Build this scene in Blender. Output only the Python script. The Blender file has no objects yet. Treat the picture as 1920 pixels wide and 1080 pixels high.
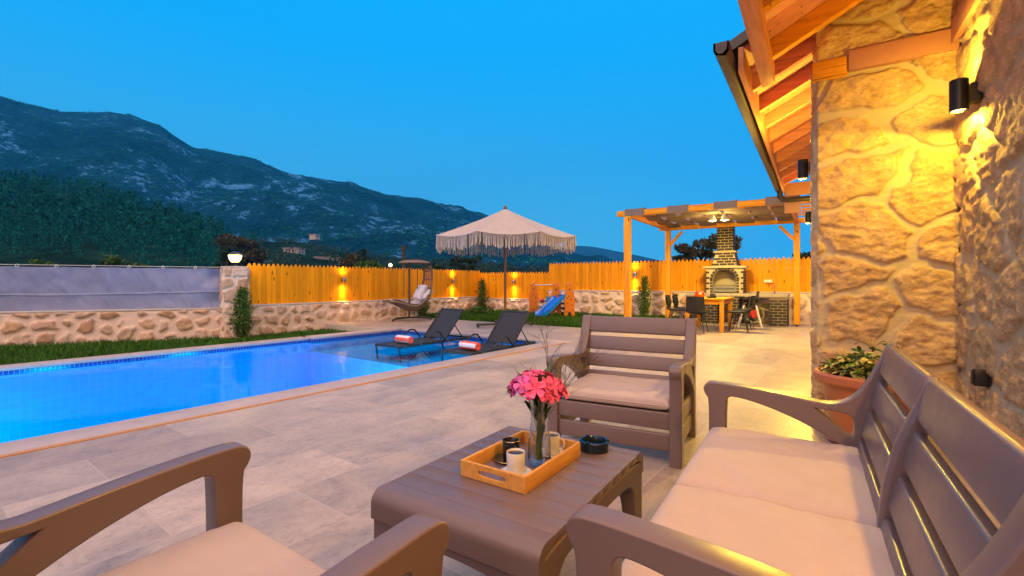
import bpy, bmesh, math, random
import numpy as np
from mathutils import Vector, Matrix
C = bpy.context.scene.collection
R = math.radians
sin, cos, pi = math.sin, math.cos, math.pi
rnd = random.Random(7)

# ------------------------------------------------------------------ camera
FOC, HC, HZ, PXC = 880.0, 1.15, 530.0, 960.0      # focal length (px of a 1920 wide frame), eye height, horizon row
YAW = math.atan(570 / FOC)
cam = bpy.data.cameras.new('camera'); camo = bpy.data.objects.new('camera', cam); C.objects.link(camo)
camo.location = (0, 0, HC); camo.rotation_euler = (pi / 2, 0, YAW)
cam.sensor_width = 36; cam.lens = 36 * FOC / 1920; cam.shift_y = -(540 - HZ) / 1920
cam.clip_start = 0.05; cam.clip_end = 9000
S = bpy.context.scene
S.camera = camo

# ------------------------------------------------------------------ sky, sun, exposure
w = bpy.data.worlds.new('World'); S.world = w; w.use_nodes = True
nt = w.node_tree; nt.nodes.clear()
def wn(t, **k):
    n = nt.nodes.new(t)
    for a, b in k.items(): setattr(n, a, b)
    return n
def wl(a, b): nt.links.new(a, b)
tc = wn('ShaderNodeTexCoord'); sep = wn('ShaderNodeSeparateXYZ'); wl(tc.outputs['Generated'], sep.inputs[0])
def mrange(src, a, b, smooth=True):
    n = wn('ShaderNodeMapRange'); n.interpolation_type = 'SMOOTHSTEP' if smooth else 'LINEAR'
    n.inputs['From Min'].default_value = a; n.inputs['From Max'].default_value = b
    wl(src, n.inputs['Value']); return n.outputs[0]
def wdot(vec):
    n = wn('ShaderNodeVectorMath', operation='DOT_PRODUCT'); wl(tc.outputs['Generated'], n.inputs[0]); n.inputs[1].default_value = vec
    return n.outputs['Value']
def wmix(f, a, b):
    n = wn('ShaderNodeMix', data_type='RGBA'); wl(f, n.inputs[0])
    for s, v in ((n.inputs[6], a), (n.inputs[7], b)):
        if isinstance(v, tuple): s.default_value = v + (1,)
        else: wl(v, s)
    return n.outputs[2]
def wmath(op, a, b=None):
    n = wn('ShaderNodeMath', operation=op)
    for i, v in enumerate((a, b)):
        if v is None: continue
        if isinstance(v, (int, float)): n.inputs[i].default_value = v
        else: wl(v, n.inputs[i])
    return n.outputs[0]
low = mrange(sep.outputs[2], 0.46, 0.03)
left = mrange(wdot((-0.93, 0.36, 0)), 0.25, 1.0)
pale = wmath('MULTIPLY', low, wmath('ADD', wmath('MULTIPLY', left, 0.75), 0.25))
front = wmix(pale, (0.0, 0.46, 1.08), (0.095, 0.595, 0.93))
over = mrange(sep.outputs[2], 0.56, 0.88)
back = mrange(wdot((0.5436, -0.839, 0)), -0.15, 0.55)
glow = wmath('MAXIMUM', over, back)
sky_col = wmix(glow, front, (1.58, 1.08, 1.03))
nis = wn('ShaderNodeTexSky'); nis.sky_type = 'NISHITA'; nis.sun_disc = False
SUN_EL, SUN_AZ = R(42), R(176)
nis.sun_elevation = R(3); nis.sun_rotation = SUN_AZ
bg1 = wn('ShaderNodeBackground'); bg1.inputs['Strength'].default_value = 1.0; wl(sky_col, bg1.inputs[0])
bg2 = wn('ShaderNodeBackground'); bg2.inputs['Strength'].default_value = 0.006; wl(nis.outputs[0], bg2.inputs[0])
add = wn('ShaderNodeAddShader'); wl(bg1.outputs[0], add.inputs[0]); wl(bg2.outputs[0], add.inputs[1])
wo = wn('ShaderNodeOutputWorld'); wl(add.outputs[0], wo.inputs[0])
sl = bpy.data.lights.new('sun', 'SUN'); sl.energy = 2.0; sl.angle = R(70); sl.color = (1.0, 0.66, 0.46)
so = bpy.data.objects.new('sun', sl); C.objects.link(so)
so.rotation_euler = Vector((0.42 * sin(0), 0, 0)).to_tuple()
_sd = Vector((sin(SUN_AZ) * cos(SUN_EL), cos(SUN_AZ) * cos(SUN_EL), sin(SUN_EL)))
so.rotation_euler = _sd.to_track_quat('Z', 'Y').to_euler()
S.view_settings.view_transform = 'Standard'; S.view_settings.look = 'None'
S.view_settings.exposure = 0.12; S.view_settings.gamma = 1
try: S.view_settings.use_curve_mapping = False
except Exception: pass
S.render.engine = 'CYCLES'
cy = S.cycles
cy.use_denoising = True; cy.max_bounces = 8; cy.diffuse_bounces = 3; cy.glossy_bounces = 4; cy.transmission_bounces = 8
cy.transparent_max_bounces = 12; cy.caustics_reflective = False; cy.caustics_refractive = False; cy.sample_clamp_indirect = 4

# ------------------------------------------------------------------ helpers
def at(px, py, d):                       # a photo reading at a known depth -> metres
    r = (px - PXC) / FOC; u = (HZ - py) / FOC; s, c = sin(YAW), cos(YAW)
    return Vector((d * (-s + r * c), d * (c + r * s), HC + u * d))
def tag(o, label=None, cat=None, group=None, kind=None):
    for k, v in (('label', label), ('category', cat), ('group', group), ('kind', kind)):
        if v: o[k] = v
    return o
def thing(name, label, cat, loc=(0, 0, 0), rz=0.0, group=None):
    o = bpy.data.objects.new(name, None); C.objects.link(o); o.empty_display_size = 0.1
    o.location = loc; o.rotation_euler = (0, 0, rz)
    return tag(o, label, cat, group)
def copy_tree(o, parent=None):
    c = o.copy(); C.objects.link(c)
    if parent is not None: c.parent = parent
    for ch in list(o.children): copy_tree(ch, c)
    return c
class MB:
    def __init__(s): s.v = []; s.f = []; s.mi = []
    def add(s, vs, fs, mi=0):
        n = len(s.v); s.v += [tuple(v) for v in vs]; s.f += [tuple(i + n for i in f) for f in fs]; s.mi += [mi] * len(fs); return s
    def box(s, x0, x1, y0, y1, z0, z1, mi=0, M=None):
        vs = [Vector((x, y, z)) for z in (z0, z1) for y in (y0, y1) for x in (x0, x1)]
        if M is not None: vs = [M @ v for v in vs]
        return s.add(vs, [(0, 2, 3, 1), (4, 5, 7, 6), (0, 1, 5, 4), (2, 6, 7, 3), (0, 4, 6, 2), (1, 3, 7, 5)], mi)
    def cbox(s, c, size, rz=0, rx=0, ry=0, mi=0):
        M = Matrix.Translation(c) @ Matrix.Rotation(rz, 4, 'Z') @ Matrix.Rotation(ry, 4, 'Y') @ Matrix.Rotation(rx, 4, 'X')
        a, b, c2 = (q / 2 for q in size)
        return s.box(-a, a, -b, b, -c2, c2, mi, M)
    def bar(s, p, q, wd, ht, mi=0):
        p = Vector(p); q = Vector(q); d = (q - p); L = d.length; d.normalize()
        up = Vector((0, 0, 1)) if abs(d.z) < 0.95 else Vector((0, 1, 0))
        sx = d.cross(up).normalized(); uz = sx.cross(d)
        M = Matrix(((sx.x, d.x, uz.x, p.x), (sx.y, d.y, uz.y, p.y), (sx.z, d.z, uz.z, p.z), (0, 0, 0, 1)))
        return s.box(-wd / 2, wd / 2, 0, L, -ht / 2, ht / 2, mi, M)
    def tube(s, pts, rad, n=8, caps=True, mi=0):
        pts = [Vector(p) for p in pts]; m = len(pts)
        rads = rad if isinstance(rad, (list, tuple)) else [rad] * m
        vs = []; ref = None
        for i, p in enumerate(pts):
            t = (pts[min(i + 1, m - 1)] - pts[max(i - 1, 0)]).normalized()
            if ref is None: ref = Vector((0, 0, 1)) if abs(t.z) < 0.9 else Vector((1, 0, 0))
            a = t.cross(ref).normalized(); b = a.cross(t).normalized(); ref = b
            for k in range(n):
                g = 2 * pi * k / n; vs.append(p + (a * cos(g) + b * sin(g)) * rads[i])
        fs = [(i * n + k, i * n + (k + 1) % n, (i + 1) * n + (k + 1) % n, (i + 1) * n + k) for i in range(m - 1) for k in range(n)]
        if caps: fs += [tuple(range(n - 1, -1, -1)), tuple((m - 1) * n + k for k in range(n))]
        return s.add(vs, fs, mi)
    def lathe(s, prof, c=(0, 0, 0), n=24, mi=0, sx=1, sy=1, a0=0.0):
        vs = []; fs = []; m = len(prof)
        for r, z in prof:
            for k in range(n):
                g = a0 + 2 * pi * k / n; vs.append((c[0] + r * cos(g) * sx, c[1] + r * sin(g) * sy, c[2] + z))
        for i in range(m - 1):
            for k in range(n): fs.append((i * n + k, i * n + (k + 1) % n, (i + 1) * n + (k + 1) % n, (i + 1) * n + k))
        if prof[0][0] > 1e-4: fs.append(tuple(range(n - 1, -1, -1)))
        if prof[-1][0] > 1e-4: fs.append(tuple((m - 1) * n + k for k in range(n)))
        return s.add(vs, fs, mi)
    def mesh(s, name):
        me = bpy.data.meshes.new(name); me.from_pydata(s.v, [], s.f)
        if any(s.mi): me.polygons.foreach_set('material_index', s.mi)
        me.update(); return me
    def build(s, name, mat, parent=None, smooth=False, bevel=0.0, seg=2, recalc=True, sub=0):
        me = s.mesh(name)
        return finish(name, me, mat, parent, smooth, bevel, seg, recalc, sub)
def finish(name, me, mat, parent=None, smooth=False, bevel=0.0, seg=2, recalc=True, sub=0):
    if recalc or bevel:
        bm = bmesh.new(); bm.from_mesh(me)
        if recalc: bmesh.ops.recalc_face_normals(bm, faces=bm.faces)
        if bevel:
            es = [e for e in bm.edges if len(e.link_faces) == 2 and e.calc_face_angle(0) > R(40)]
            bmesh.ops.bevel(bm, geom=es, offset=bevel, segments=seg, affect='EDGES', profile=0.5, clamp_overlap=True)
        bm.to_mesh(me); bm.free()
    for m in (mat if isinstance(mat, (list, tuple)) else [mat]): me.materials.append(m)
    if smooth or bevel:
        me.polygons.foreach_set('use_smooth', [True] * len(me.polygons))
        try: me.set_sharp_from_angle(angle=R(38))
        except Exception: pass
    o = bpy.data.objects.new(name, me); C.objects.link(o)
    if parent is not None: o.parent = parent
    if sub:
        md = o.modifiers.new('sub', 'SUBSURF'); md.levels = sub; md.render_levels = sub
    return o
def plate(outlines, thick, bevel=0.006):
    """flat board cut to an outline (first loop) with holes, rounded edges; in the local YZ plane, centred on x=0"""
    cu = bpy.data.curves.new('plate', 'CURVE'); cu.dimensions = '2D'; cu.fill_mode = 'BOTH'
    cu.extrude = thick / 2 - bevel; cu.bevel_depth = bevel; cu.bevel_resolution = 2; cu.offset = -bevel
    for loop in outlines:
        sp = cu.splines.new('POLY'); sp.points.add(len(loop) - 1); sp.use_cyclic_u = True
        for p, (a, b) in zip(sp.points, loop): p.co = (a, b, 0, 1)
    o = bpy.data.objects.new('plate', cu); C.objects.link(o)
    dg = bpy.context.evaluated_depsgraph_get()
    me = bpy.data.meshes.new_from_object(o.evaluated_get(dg))
    bpy.data.objects.remove(o)
    me.transform(Matrix(((0, 0, 1, 0), (1, 0, 0, 0), (0, 1, 0, 0), (0, 0, 0, 1))))
    me.materials.clear()
    return me
def smooth_loop(pts, it=2, sharp=()):
    """Chaikin corner cutting; indices in sharp stay corners"""
    pts = [(p, i in sharp) for i, p in enumerate(pts)]
    for _ in range(it):
        out = []; n = len(pts)
        for i in range(n):
            (p, ps) = pts[i]; (q, qs) = pts[(i + 1) % n]
            if ps: out.append((p, True))
            if not ps: out.append(((p[0] * .75 + q[0] * .25, p[1] * .75 + q[1] * .25), False))
            if not qs: out.append(((p[0] * .25 + q[0] * .75, p[1] * .25 + q[1] * .75), False))
        pts = out
    return [p for p, _ in pts]

# ------------------------------------------------------------------ materials
def nodes(name):
    m = bpy.data.materials.new(name); m.use_nodes = True; t = m.node_tree; t.nodes.clear()
    o = t.nodes.new('ShaderNodeOutputMaterial'); p = t.nodes.new('ShaderNodeBsdfPrincipled'); t.links.new(p.outputs[0], o.inputs[0])
    return m, t, p
def N(t, ty, ins=None, **k):
    n = t.nodes.new(ty)
    for a, b in k.items(): setattr(n, a, b)
    for a, b in (ins or {}).items():
        s = n.inputs[a]
        if hasattr(b, 'node'): t.links.new(b, s)
        else: s.default_value = b
    return n
def rgba(c): return tuple(c) + (1,) if len(c) == 3 else c
def ramp(t, fac, stops):
    n = t.nodes.new('ShaderNodeValToRGB'); t.links.new(fac, n.inputs[0]); e = n.color_ramp.elements
    while len(e) < len(stops): e.new(0.5)
    for x, (p, c) in zip(e, stops): x.position = p; x.color = rgba(c)
    return n.outputs[0]
def mixc(t, f, a, b, mode='MIX'):
    n = t.nodes.new('ShaderNodeMix'); n.data_type = 'RGBA'; n.blend_type = mode
    for s, v in ((n.inputs[0], f), (n.inputs[6], a), (n.inputs[7], b)):
        if hasattr(v, 'node'): t.links.new(v, s)
        elif isinstance(v, (int, float)): s.default_value = v
        else: s.default_value = rgba(v)
    return n.outputs[2]
def coords(t, scale=(1, 1, 1), rot=(0, 0, 0), which='Object'):
    c = t.nodes.new('ShaderNodeTexCoord'); mp = N(t, 'ShaderNodeMapping', {'Scale': scale, 'Rotation': rot}); t.links.new(c.outputs[which], mp.inputs[0])
    return mp.outputs[0]
def bump(t, p, h, strength=0.3, dist=0.01):
    b = N(t, 'ShaderNodeBump', {'Height': h, 'Strength': strength, 'Distance': dist}); t.links.new(b.outputs[0], p.inputs['Normal'])
def plain(name, c, rough=0.5, metal=0.0, var=0.12, vscale=6.0, bscale=0, bstr=0.15, coat=0.0, island=0.0, spec=None, bdist=0.004):
    m, t, p = nodes(name)
    co = coords(t)
    no = N(t, 'ShaderNodeTexNoise', {'Vector': co, 'Scale': vscale, 'Detail': 5.0, 'Roughness': 0.6})
    col = mixc(t, no.outputs[0], tuple(q * (1 - var) for q in c), tuple(min(1, q * (1 + var)) for q in c))
    if island:
        g = t.nodes.new('ShaderNodeNewGeometry')
        mr = N(t, 'ShaderNodeMapRange', {'Value': g.outputs['Random Per Island'], 'To Min': 1 - island, 'To Max': 1 + island})
        v = N(t, 'ShaderNodeVectorMath', {0: col}, operation='SCALE'); t.links.new(mr.outputs[0], v.inputs['Scale']); col = v.outputs[0]
    t.links.new(col, p.inputs['Base Color'])
    nr = N(t, 'ShaderNodeTexNoise', {'Vector': co, 'Scale': vscale * 2.7, 'Detail': 6.0, 'Roughness': 0.7}); mr_ = N(t, 'ShaderNodeMapRange', {'Value': nr.outputs[0], 'From Min': .3, 'From Max': .7, 'To Min': max(0.03, rough * .75), 'To Max': min(1, rough * 1.2)}); t.links.new(mr_.outputs[0], p.inputs['Roughness']); p.inputs['Metallic'].default_value = metal
    if coat: p.inputs['Coat Weight'].default_value = coat
    if spec is not None: p.inputs['Specular IOR Level'].default_value = spec
    if bscale:
        nb = N(t, 'ShaderNodeTexNoise', {'Vector': co, 'Scale': bscale, 'Detail': 4.0}); bump(t, p, nb.outputs[0], bstr, bdist)
    return m
def emit(name, c, s):
    m = bpy.data.materials.new(name); m.use_nodes = True; t = m.node_tree; t.nodes.clear()
    o = t.nodes.new('ShaderNodeOutputMaterial'); e = N(t, 'ShaderNodeEmission', {'Color': rgba(c), 'Strength': s}); t.links.new(e.outputs[0], o.inputs[0]); return m
def wood(name, c1, c2, grain=(30, 30, 2.2), rough=0.55, island=0.25, knots=True, dark=(0.10, 0.035, 0.008)):
    m, t, p = nodes(name)
    g = t.nodes.new('ShaderNodeNewGeometry'); rpi = g.outputs['Random Per Island']
    co = coords(t, grain)
    off = N(t, 'ShaderNodeVectorMath', {0: co}, operation='ADD')
    cx = N(t, 'ShaderNodeCombineXYZ', {0: 0.0}); sc = N(t, 'ShaderNodeMath', {0: rpi, 1: 37.0}, operation='MULTIPLY')
    for i in range(3): t.links.new(sc.outputs[0], cx.inputs[i])
    t.links.new(cx.outputs[0], off.inputs[1])
    n1 = N(t, 'ShaderNodeTexNoise', {'Vector': off.outputs[0], 'Scale': 1.0, 'Detail': 6.0, 'Roughness': 0.6, 'Distortion': 0.6})
    col = ramp(t, n1.outputs[0], [(0.28, c2), (0.5, c1), (0.72, tuple(min(1, q * 1.15) for q in c1))])
    if knots:
        co2 = coords(t, (grain[0] * .27, grain[1] * .27, grain[2] * 1.5))
        off2 = N(t, 'ShaderNodeVectorMath', {0: co2}, operation='ADD'); t.links.new(cx.outputs[0], off2.inputs[1])
        vo = N(t, 'ShaderNodeTexVoronoi', {'Vector': off2.outputs[0], 'Scale': 1.0})
        k = ramp(t, vo.outputs['Distance'], [(0.05, (1, 1, 1)), (0.16, (0, 0, 0))])
        col = mixc(t, k, col, dark)
    mr = N(t, 'ShaderNodeMapRange', {'Value': rpi, 'To Min': 1 - island, 'To Max': 1 + island * .6})
    v = N(t, 'ShaderNodeVectorMath', {0: col}, operation='SCALE'); t.links.new(mr.outputs[0], v.inputs['Scale'])
    t.links.new(v.outputs[0], p.inputs['Base Color']); p.inputs['Roughness'].default_value = rough; p.inputs['Specular IOR Level'].default_value = 0.15
    bump(t, p, n1.outputs[0], 0.25, 0.004)
    return m
def stone_mat(name, mortar, ramp_stops, fine=60.0, brough=0.9, bk=1.5):
    m, t, p = nodes(name)
    a = N(t, 'ShaderNodeAttribute', attribute_name='stone'); b = N(t, 'ShaderNodeAttribute', attribute_name='tint')
    co = coords(t)
    n1 = N(t, 'ShaderNodeTexNoise', {'Vector': coords(t, (1, 1, 1.9)), 'Scale': fine, 'Detail': 6.0, 'Roughness': 0.7, 'Distortion': 0.8})
    n2 = N(t, 'ShaderNodeTexNoise', {'Vector': co, 'Scale': fine * .18, 'Detail': 5.0, 'Roughness': 0.6})
    sc = ramp(t, b.outputs['Fac'], ramp_stops)
    d = ramp(t, n1.outputs[0], [(0.30, (0.55, 0.47, 0.42)), (0.44, (0.92, 0.90, 0.88)), (0.70, (1.25, 1.25, 1.25))])
    sc = mixc(t, 1.0, sc, d, 'MULTIPLY')
    d2 = ramp(t, n2.outputs[0], [(0.3, (0.62, 0.55, 0.48)), (0.7, (1.25, 1.25, 1.22))])
    sc = mixc(t, 0.8, sc, d2, 'MULTIPLY')
    mo = mixc(t, n2.outputs[0], tuple(q * .86 for q in mortar), tuple(min(1, q * 1.12) for q in mortar))
    nb = N(t, 'ShaderNodeMath', {0: n1.outputs[0], 1: 0.5}, operation='SUBTRACT')
    ms = N(t, 'ShaderNodeMath', {0: nb.outputs[0], 1: bk, 2: a.outputs['Fac']}, operation='MULTIPLY_ADD')
    mk = ramp(t, ms.outputs[0], [(0.36, (0, 0, 0)), (0.6, (1, 1, 1))])
    t.links.new(mixc(t, mk, mo, sc), p.inputs['Base Color']); p.inputs['Roughness'].default_value = brough
    p.inputs['Specular IOR Level'].default_value = 0.2
    mk2 = N(t, 'ShaderNodeMath', {0: mk, 1: 0.75, 2: 0.25}, operation='MULTIPLY_ADD'); h = N(t, 'ShaderNodeMath', {0: n1.outputs[0], 1: mk2.outputs[0]}, operation='MULTIPLY')
    h2 = N(t, 'ShaderNodeMath', {0: n2.outputs[0], 1: 0.4, 2: h.outputs[0]}, operation='MULTIPLY_ADD')
    bump(t, p, h2.outputs[0], 0.7, 0.012)
    return m

M = {}
M['furniture'] = plain('taupe_resin', (0.160, 0.115, 0.115), 0.36, var=0.05, vscale=3, bscale=260, bstr=0.05, coat=0.0)
M['cushion'] = plain('cream_fabric', (0.50, 0.405, 0.37), 0.9, var=0.09, vscale=7, bscale=300, bstr=0.5, spec=0.2)
M['pine'] = wood('pine_picket', (0.86, 0.33, 0.004), (0.74, 0.25, 0.003), (26, 26, 1.6), island=0.2)
M['timber'] = wood('pergola_timber', (0.74, 0.31, 0.02), (0.54, 0.20, 0.010), (22, 22, 1.8), island=0.12)
M['timber_x'] = wood('batten_timber', (0.74, 0.31, 0.02), (0.54, 0.20, 0.010), (1.8, 22, 22), island=0.2)
M['timber_y'] = wood('rafter_timber', (0.64, 0.26, 0.12), (0.50, 0.18, 0.07), (22, 1.8, 22), island=0.2)
M['soffit'] = wood('soffit_boards', (0.74, 0.29, 0.20), (0.58, 0.20, 0.12), (2.0, 24, 24), island=0.25)
M['red_beam'] = plain('red_stained_beam', (0.50, 0.22, 0.13), 0.6, var=0.15, vscale=9)
M['bamboo'] = wood('bamboo_tray', (0.66, 0.33, 0.085), (0.50, 0.22, 0.045), (60, 5, 60), island=0.08, knots=False)
M['black'] = plain('black_metal', (0.018, 0.018, 0.02), 0.4, metal=0.3)
M['dark_iron'] = plain('dark_iron', (0.05, 0.042, 0.04), 0.5, metal=0.3)
M['gutter'] = plain('brown_gutter', (0.035, 0.024, 0.020), 0.35)
M['tarp'] = plain('grey_tarpaulin', (0.235, 0.265, 0.40), 0.55, var=0.12, vscale=1.5, bscale=40, bstr=0.1)
M['sling'] = plain('black_sling', (0.008, 0.012, 0.018), 0.6, var=0.2, vscale=30, bscale=500, bstr=0.3)
M['white'] = plain('white_paint', (0.74, 0.72, 0.68), 0.5)
M['concrete'] = plain('pale_render', (0.50, 0.46, 0.40), 0.85, var=0.15, vscale=4, bscale=50, bstr=0.2)
M['slab'] = plain('grey_slab', (0.36, 0.31, 0.25), 0.6, var=0.3, vscale=7, bscale=60, bstr=0.2)
M['rope'] = plain('white_rope', (0.62, 0.60, 0.56), 0.8)
M['fringe'] = plain('cream_macrame', (0.50, 0.42, 0.36), 0.95, var=0.12, vscale=25, bscale=300, bstr=0.3)
def canopy_mat():
    m, t, p = nodes('woven_canopy')
    c = t.nodes.new('ShaderNodeTexCoord'); s = N(t, 'ShaderNodeSeparateXYZ', {0: c.outputs['Object']})
    a = N(t, 'ShaderNodeMath', {0: s.outputs[2], 1: 260.0}, operation='MULTIPLY'); sn = N(t, 'ShaderNodeMath', {0: a.outputs[0]}, operation='SINE')
    n1 = N(t, 'ShaderNodeTexNoise', {'Vector': c.outputs['Object'], 'Scale': 9.0, 'Detail': 6.0, 'Roughness': .7}); n2 = N(t, 'ShaderNodeTexNoise', {'Vector': c.outputs['Object'], 'Scale': 90.0, 'Detail': 3.0})
    f = N(t, 'ShaderNodeMath', {0: sn.outputs[0], 1: .22, 2: n2.outputs[0]}, operation='MULTIPLY_ADD')
    col = ramp(t, f.outputs[0], [(.25, (.33, .265, .22)), (.62, (.55, .47, .41))]); col = mixc(t, .35, col, ramp(t, n1.outputs[0], [(.3, (.36, .30, .25)), (.7, (.6, .52, .46))]))
    t.links.new(col, p.inputs['Base Color']); p.inputs['Roughness'].default_value = .95; bump(t, p, f.outputs[0], .6, .006); return m
M['canopy'] = canopy_mat()
M['pole_wood'] = plain('brown_pole', (0.16, 0.075, 0.035), 0.5, var=0.2)
M['wicker'] = plain('wicker', (0.17, 0.12, 0.085), 0.75, var=0.35, vscale=40, island=0.3)
M['grey_cushion'] = plain('pale_grey_cushion', (0.56, 0.56, 0.64), 0.9, var=0.1)
M['slide_blue'] = plain('blue_plastic', (0.004, 0.22, 0.90), 0.28, var=0.05)
M['teal'] = plain('teal_plastic', (0.01, 0.20, 0.30), 0.35, var=0.05)
M['cyan'] = plain('light_blue_plastic', (0.02, 0.33, 0.62), 0.35, var=0.05)
M['orange'] = plain('orange_plastic', (0.68, 0.185, 0.012), 0.35, var=0.06)
M['brown_spot'] = plain('brown_spots', (0.10, 0.03, 0.006), 0.4)
M['red'] = plain('red_plastic', (0.55, 0.03, 0.03), 0.35)
M['terracotta'] = plain('terracotta_plastic', (0.46, 0.145, 0.055), 0.5, var=0.08, vscale=5, bscale=90, bstr=0.05)
M['soil'] = plain('soil', (0.03, 0.02, 0.014), 0.95)
M['ceramic_w'] = plain('white_ceramic', (0.70, 0.67, 0.64), 0.22, var=0.02)
M['ceramic_b'] = plain('black_ceramic', (0.012, 0.012, 0.016), 0.15, var=0.05)
M['gold_rim'] = plain('gold_rim', (0.6, 0.36, 0.10), 0.25, metal=1.0)
M['coffee'] = plain('coffee', (0.022, 0.007, 0.003), 0.08, var=0.4, vscale=60)
M['ash'] = plain('dark_ashtray', (0.006, 0.016, 0.030), 0.18, var=0.1)
M['steel'] = plain('steel', (0.5, 0.5, 0.5), 0.25, metal=1.0)
M['hose'] = plain('grey_hose_reel', (0.24, 0.23, 0.21), 0.5)
M['towel_white'] = plain('towel_white', (0.72, 0.64, 0.66), 0.95, bscale=200, bstr=0.4)
M['towel_coral'] = plain('towel_coral', (0.78, 0.105, 0.06), 0.95, bscale=200, bstr=0.4)
M['grille'] = plain('grille_metal', (0.22, 0.21, 0.19), 0.5, metal=0.3, var=0.3, vscale=20)
M['plaster'] = plain('firebox_plaster', (0.42, 0.36, 0.30), 0.9, var=0.1)
M['brick'] = plain('black_brick', (0.035, 0.026, 0.022), 0.7, var=0.3, vscale=30, island=0.35, bscale=120, bstr=0.4)
M['mortar'] = plain('cream_mortar', (0.50, 0.40, 0.27), 0.9, var=0.1, vscale=20)
M['cloth_shade'] = plain('brown_shade_cloth', (0.17, 0.135, 0.125), 0.85, var=0.2, vscale=8, bscale=200, bstr=0.2)
M['blade'] = plain('grass_blades', (0.045, 0.13, 0.010), 0.7, var=0.35, vscale=1.5, island=0.5, spec=0.2)
M['turf'] = plain('turf_soil', (0.025, 0.055, 0.012), 0.95, var=0.5, vscale=9, bscale=60, bstr=0.6, bdist=0.02)
M['leaf_cypress'] = plain('cypress_leaf', (0.06, 0.125, 0.018), 0.7, island=0.5, vscale=3, spec=0.2)
M['leaf_dark'] = plain('dark_pine_needles', (0.026, 0.055, 0.030), 0.8, island=0.5, vscale=0.5, spec=0.1)
M['leaf_green'] = plain('fresh_leaves', (0.055, 0.12, 0.018), 0.7, island=0.5, vscale=0.6, spec=0.2)
M['leaf_brown'] = plain('olive_leaves', (0.070, 0.062, 0.030), 0.8, island=0.5, vscale=0.6, spec=0.1)
M['leaf_forest'] = plain('forest_needles', (0.011, 0.110, 0.085), 0.9, var=0.75, island=0.4, vscale=0.16, spec=0.0)
M['leaf_yellow'] = plain('variegated_leaf', (0.50, 0.44, 0.12), 0.6, island=0.35, vscale=14)
M['leaf_pot'] = plain('pot_leaf', (0.05, 0.14, 0.02), 0.5, island=0.5, vscale=14)
M['stem'] = plain('flower_stem', (0.06, 0.13, 0.02), 0.5, var=0.2)
M['leaf_bouquet'] = plain('oleander_leaf', (0.055, 0.10, 0.02), 0.5, island=0.35)
M['twig'] = plain('dry_twig', (0.06, 0.055, 0.018), 0.8)
M['petal'] = plain('pink_petal', (0.88, 0.10, 0.27), 0.6, var=0.2, vscale=12, island=0.3)
M['petal_mauve'] = plain('mauve_petal', (0.70, 0.12, 0.46), 0.6, var=0.2, vscale=12, island=0.3)
M['bark'] = plain('bark', (0.055, 0.038, 0.026), 0.9, var=0.3, vscale=8, bscale=30, bstr=0.5, bdist=0.02)
M['house_white'] = plain('far_wall', (0.42, 0.38, 0.33), 0.9)
M['house_roof'] = plain('far_roof', (0.42, 0.33, 0.27), 0.9)
M['bulb'] = emit('lit_glass', (1.0, 0.66, 0.22), 9.0)
M['bulb_white'] = emit('lit_spot', (1.0, 0.90, 0.62), 14.0)
M['lantern_glass'] = emit('lantern_glass', (1.0, 0.72, 0.25), 5.0)
M['pool_lens'] = emit('pool_lens', (0.25, 0.8, 1.0), 6.0)
WARM = (1.0, 0.66, 0.06)

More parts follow.
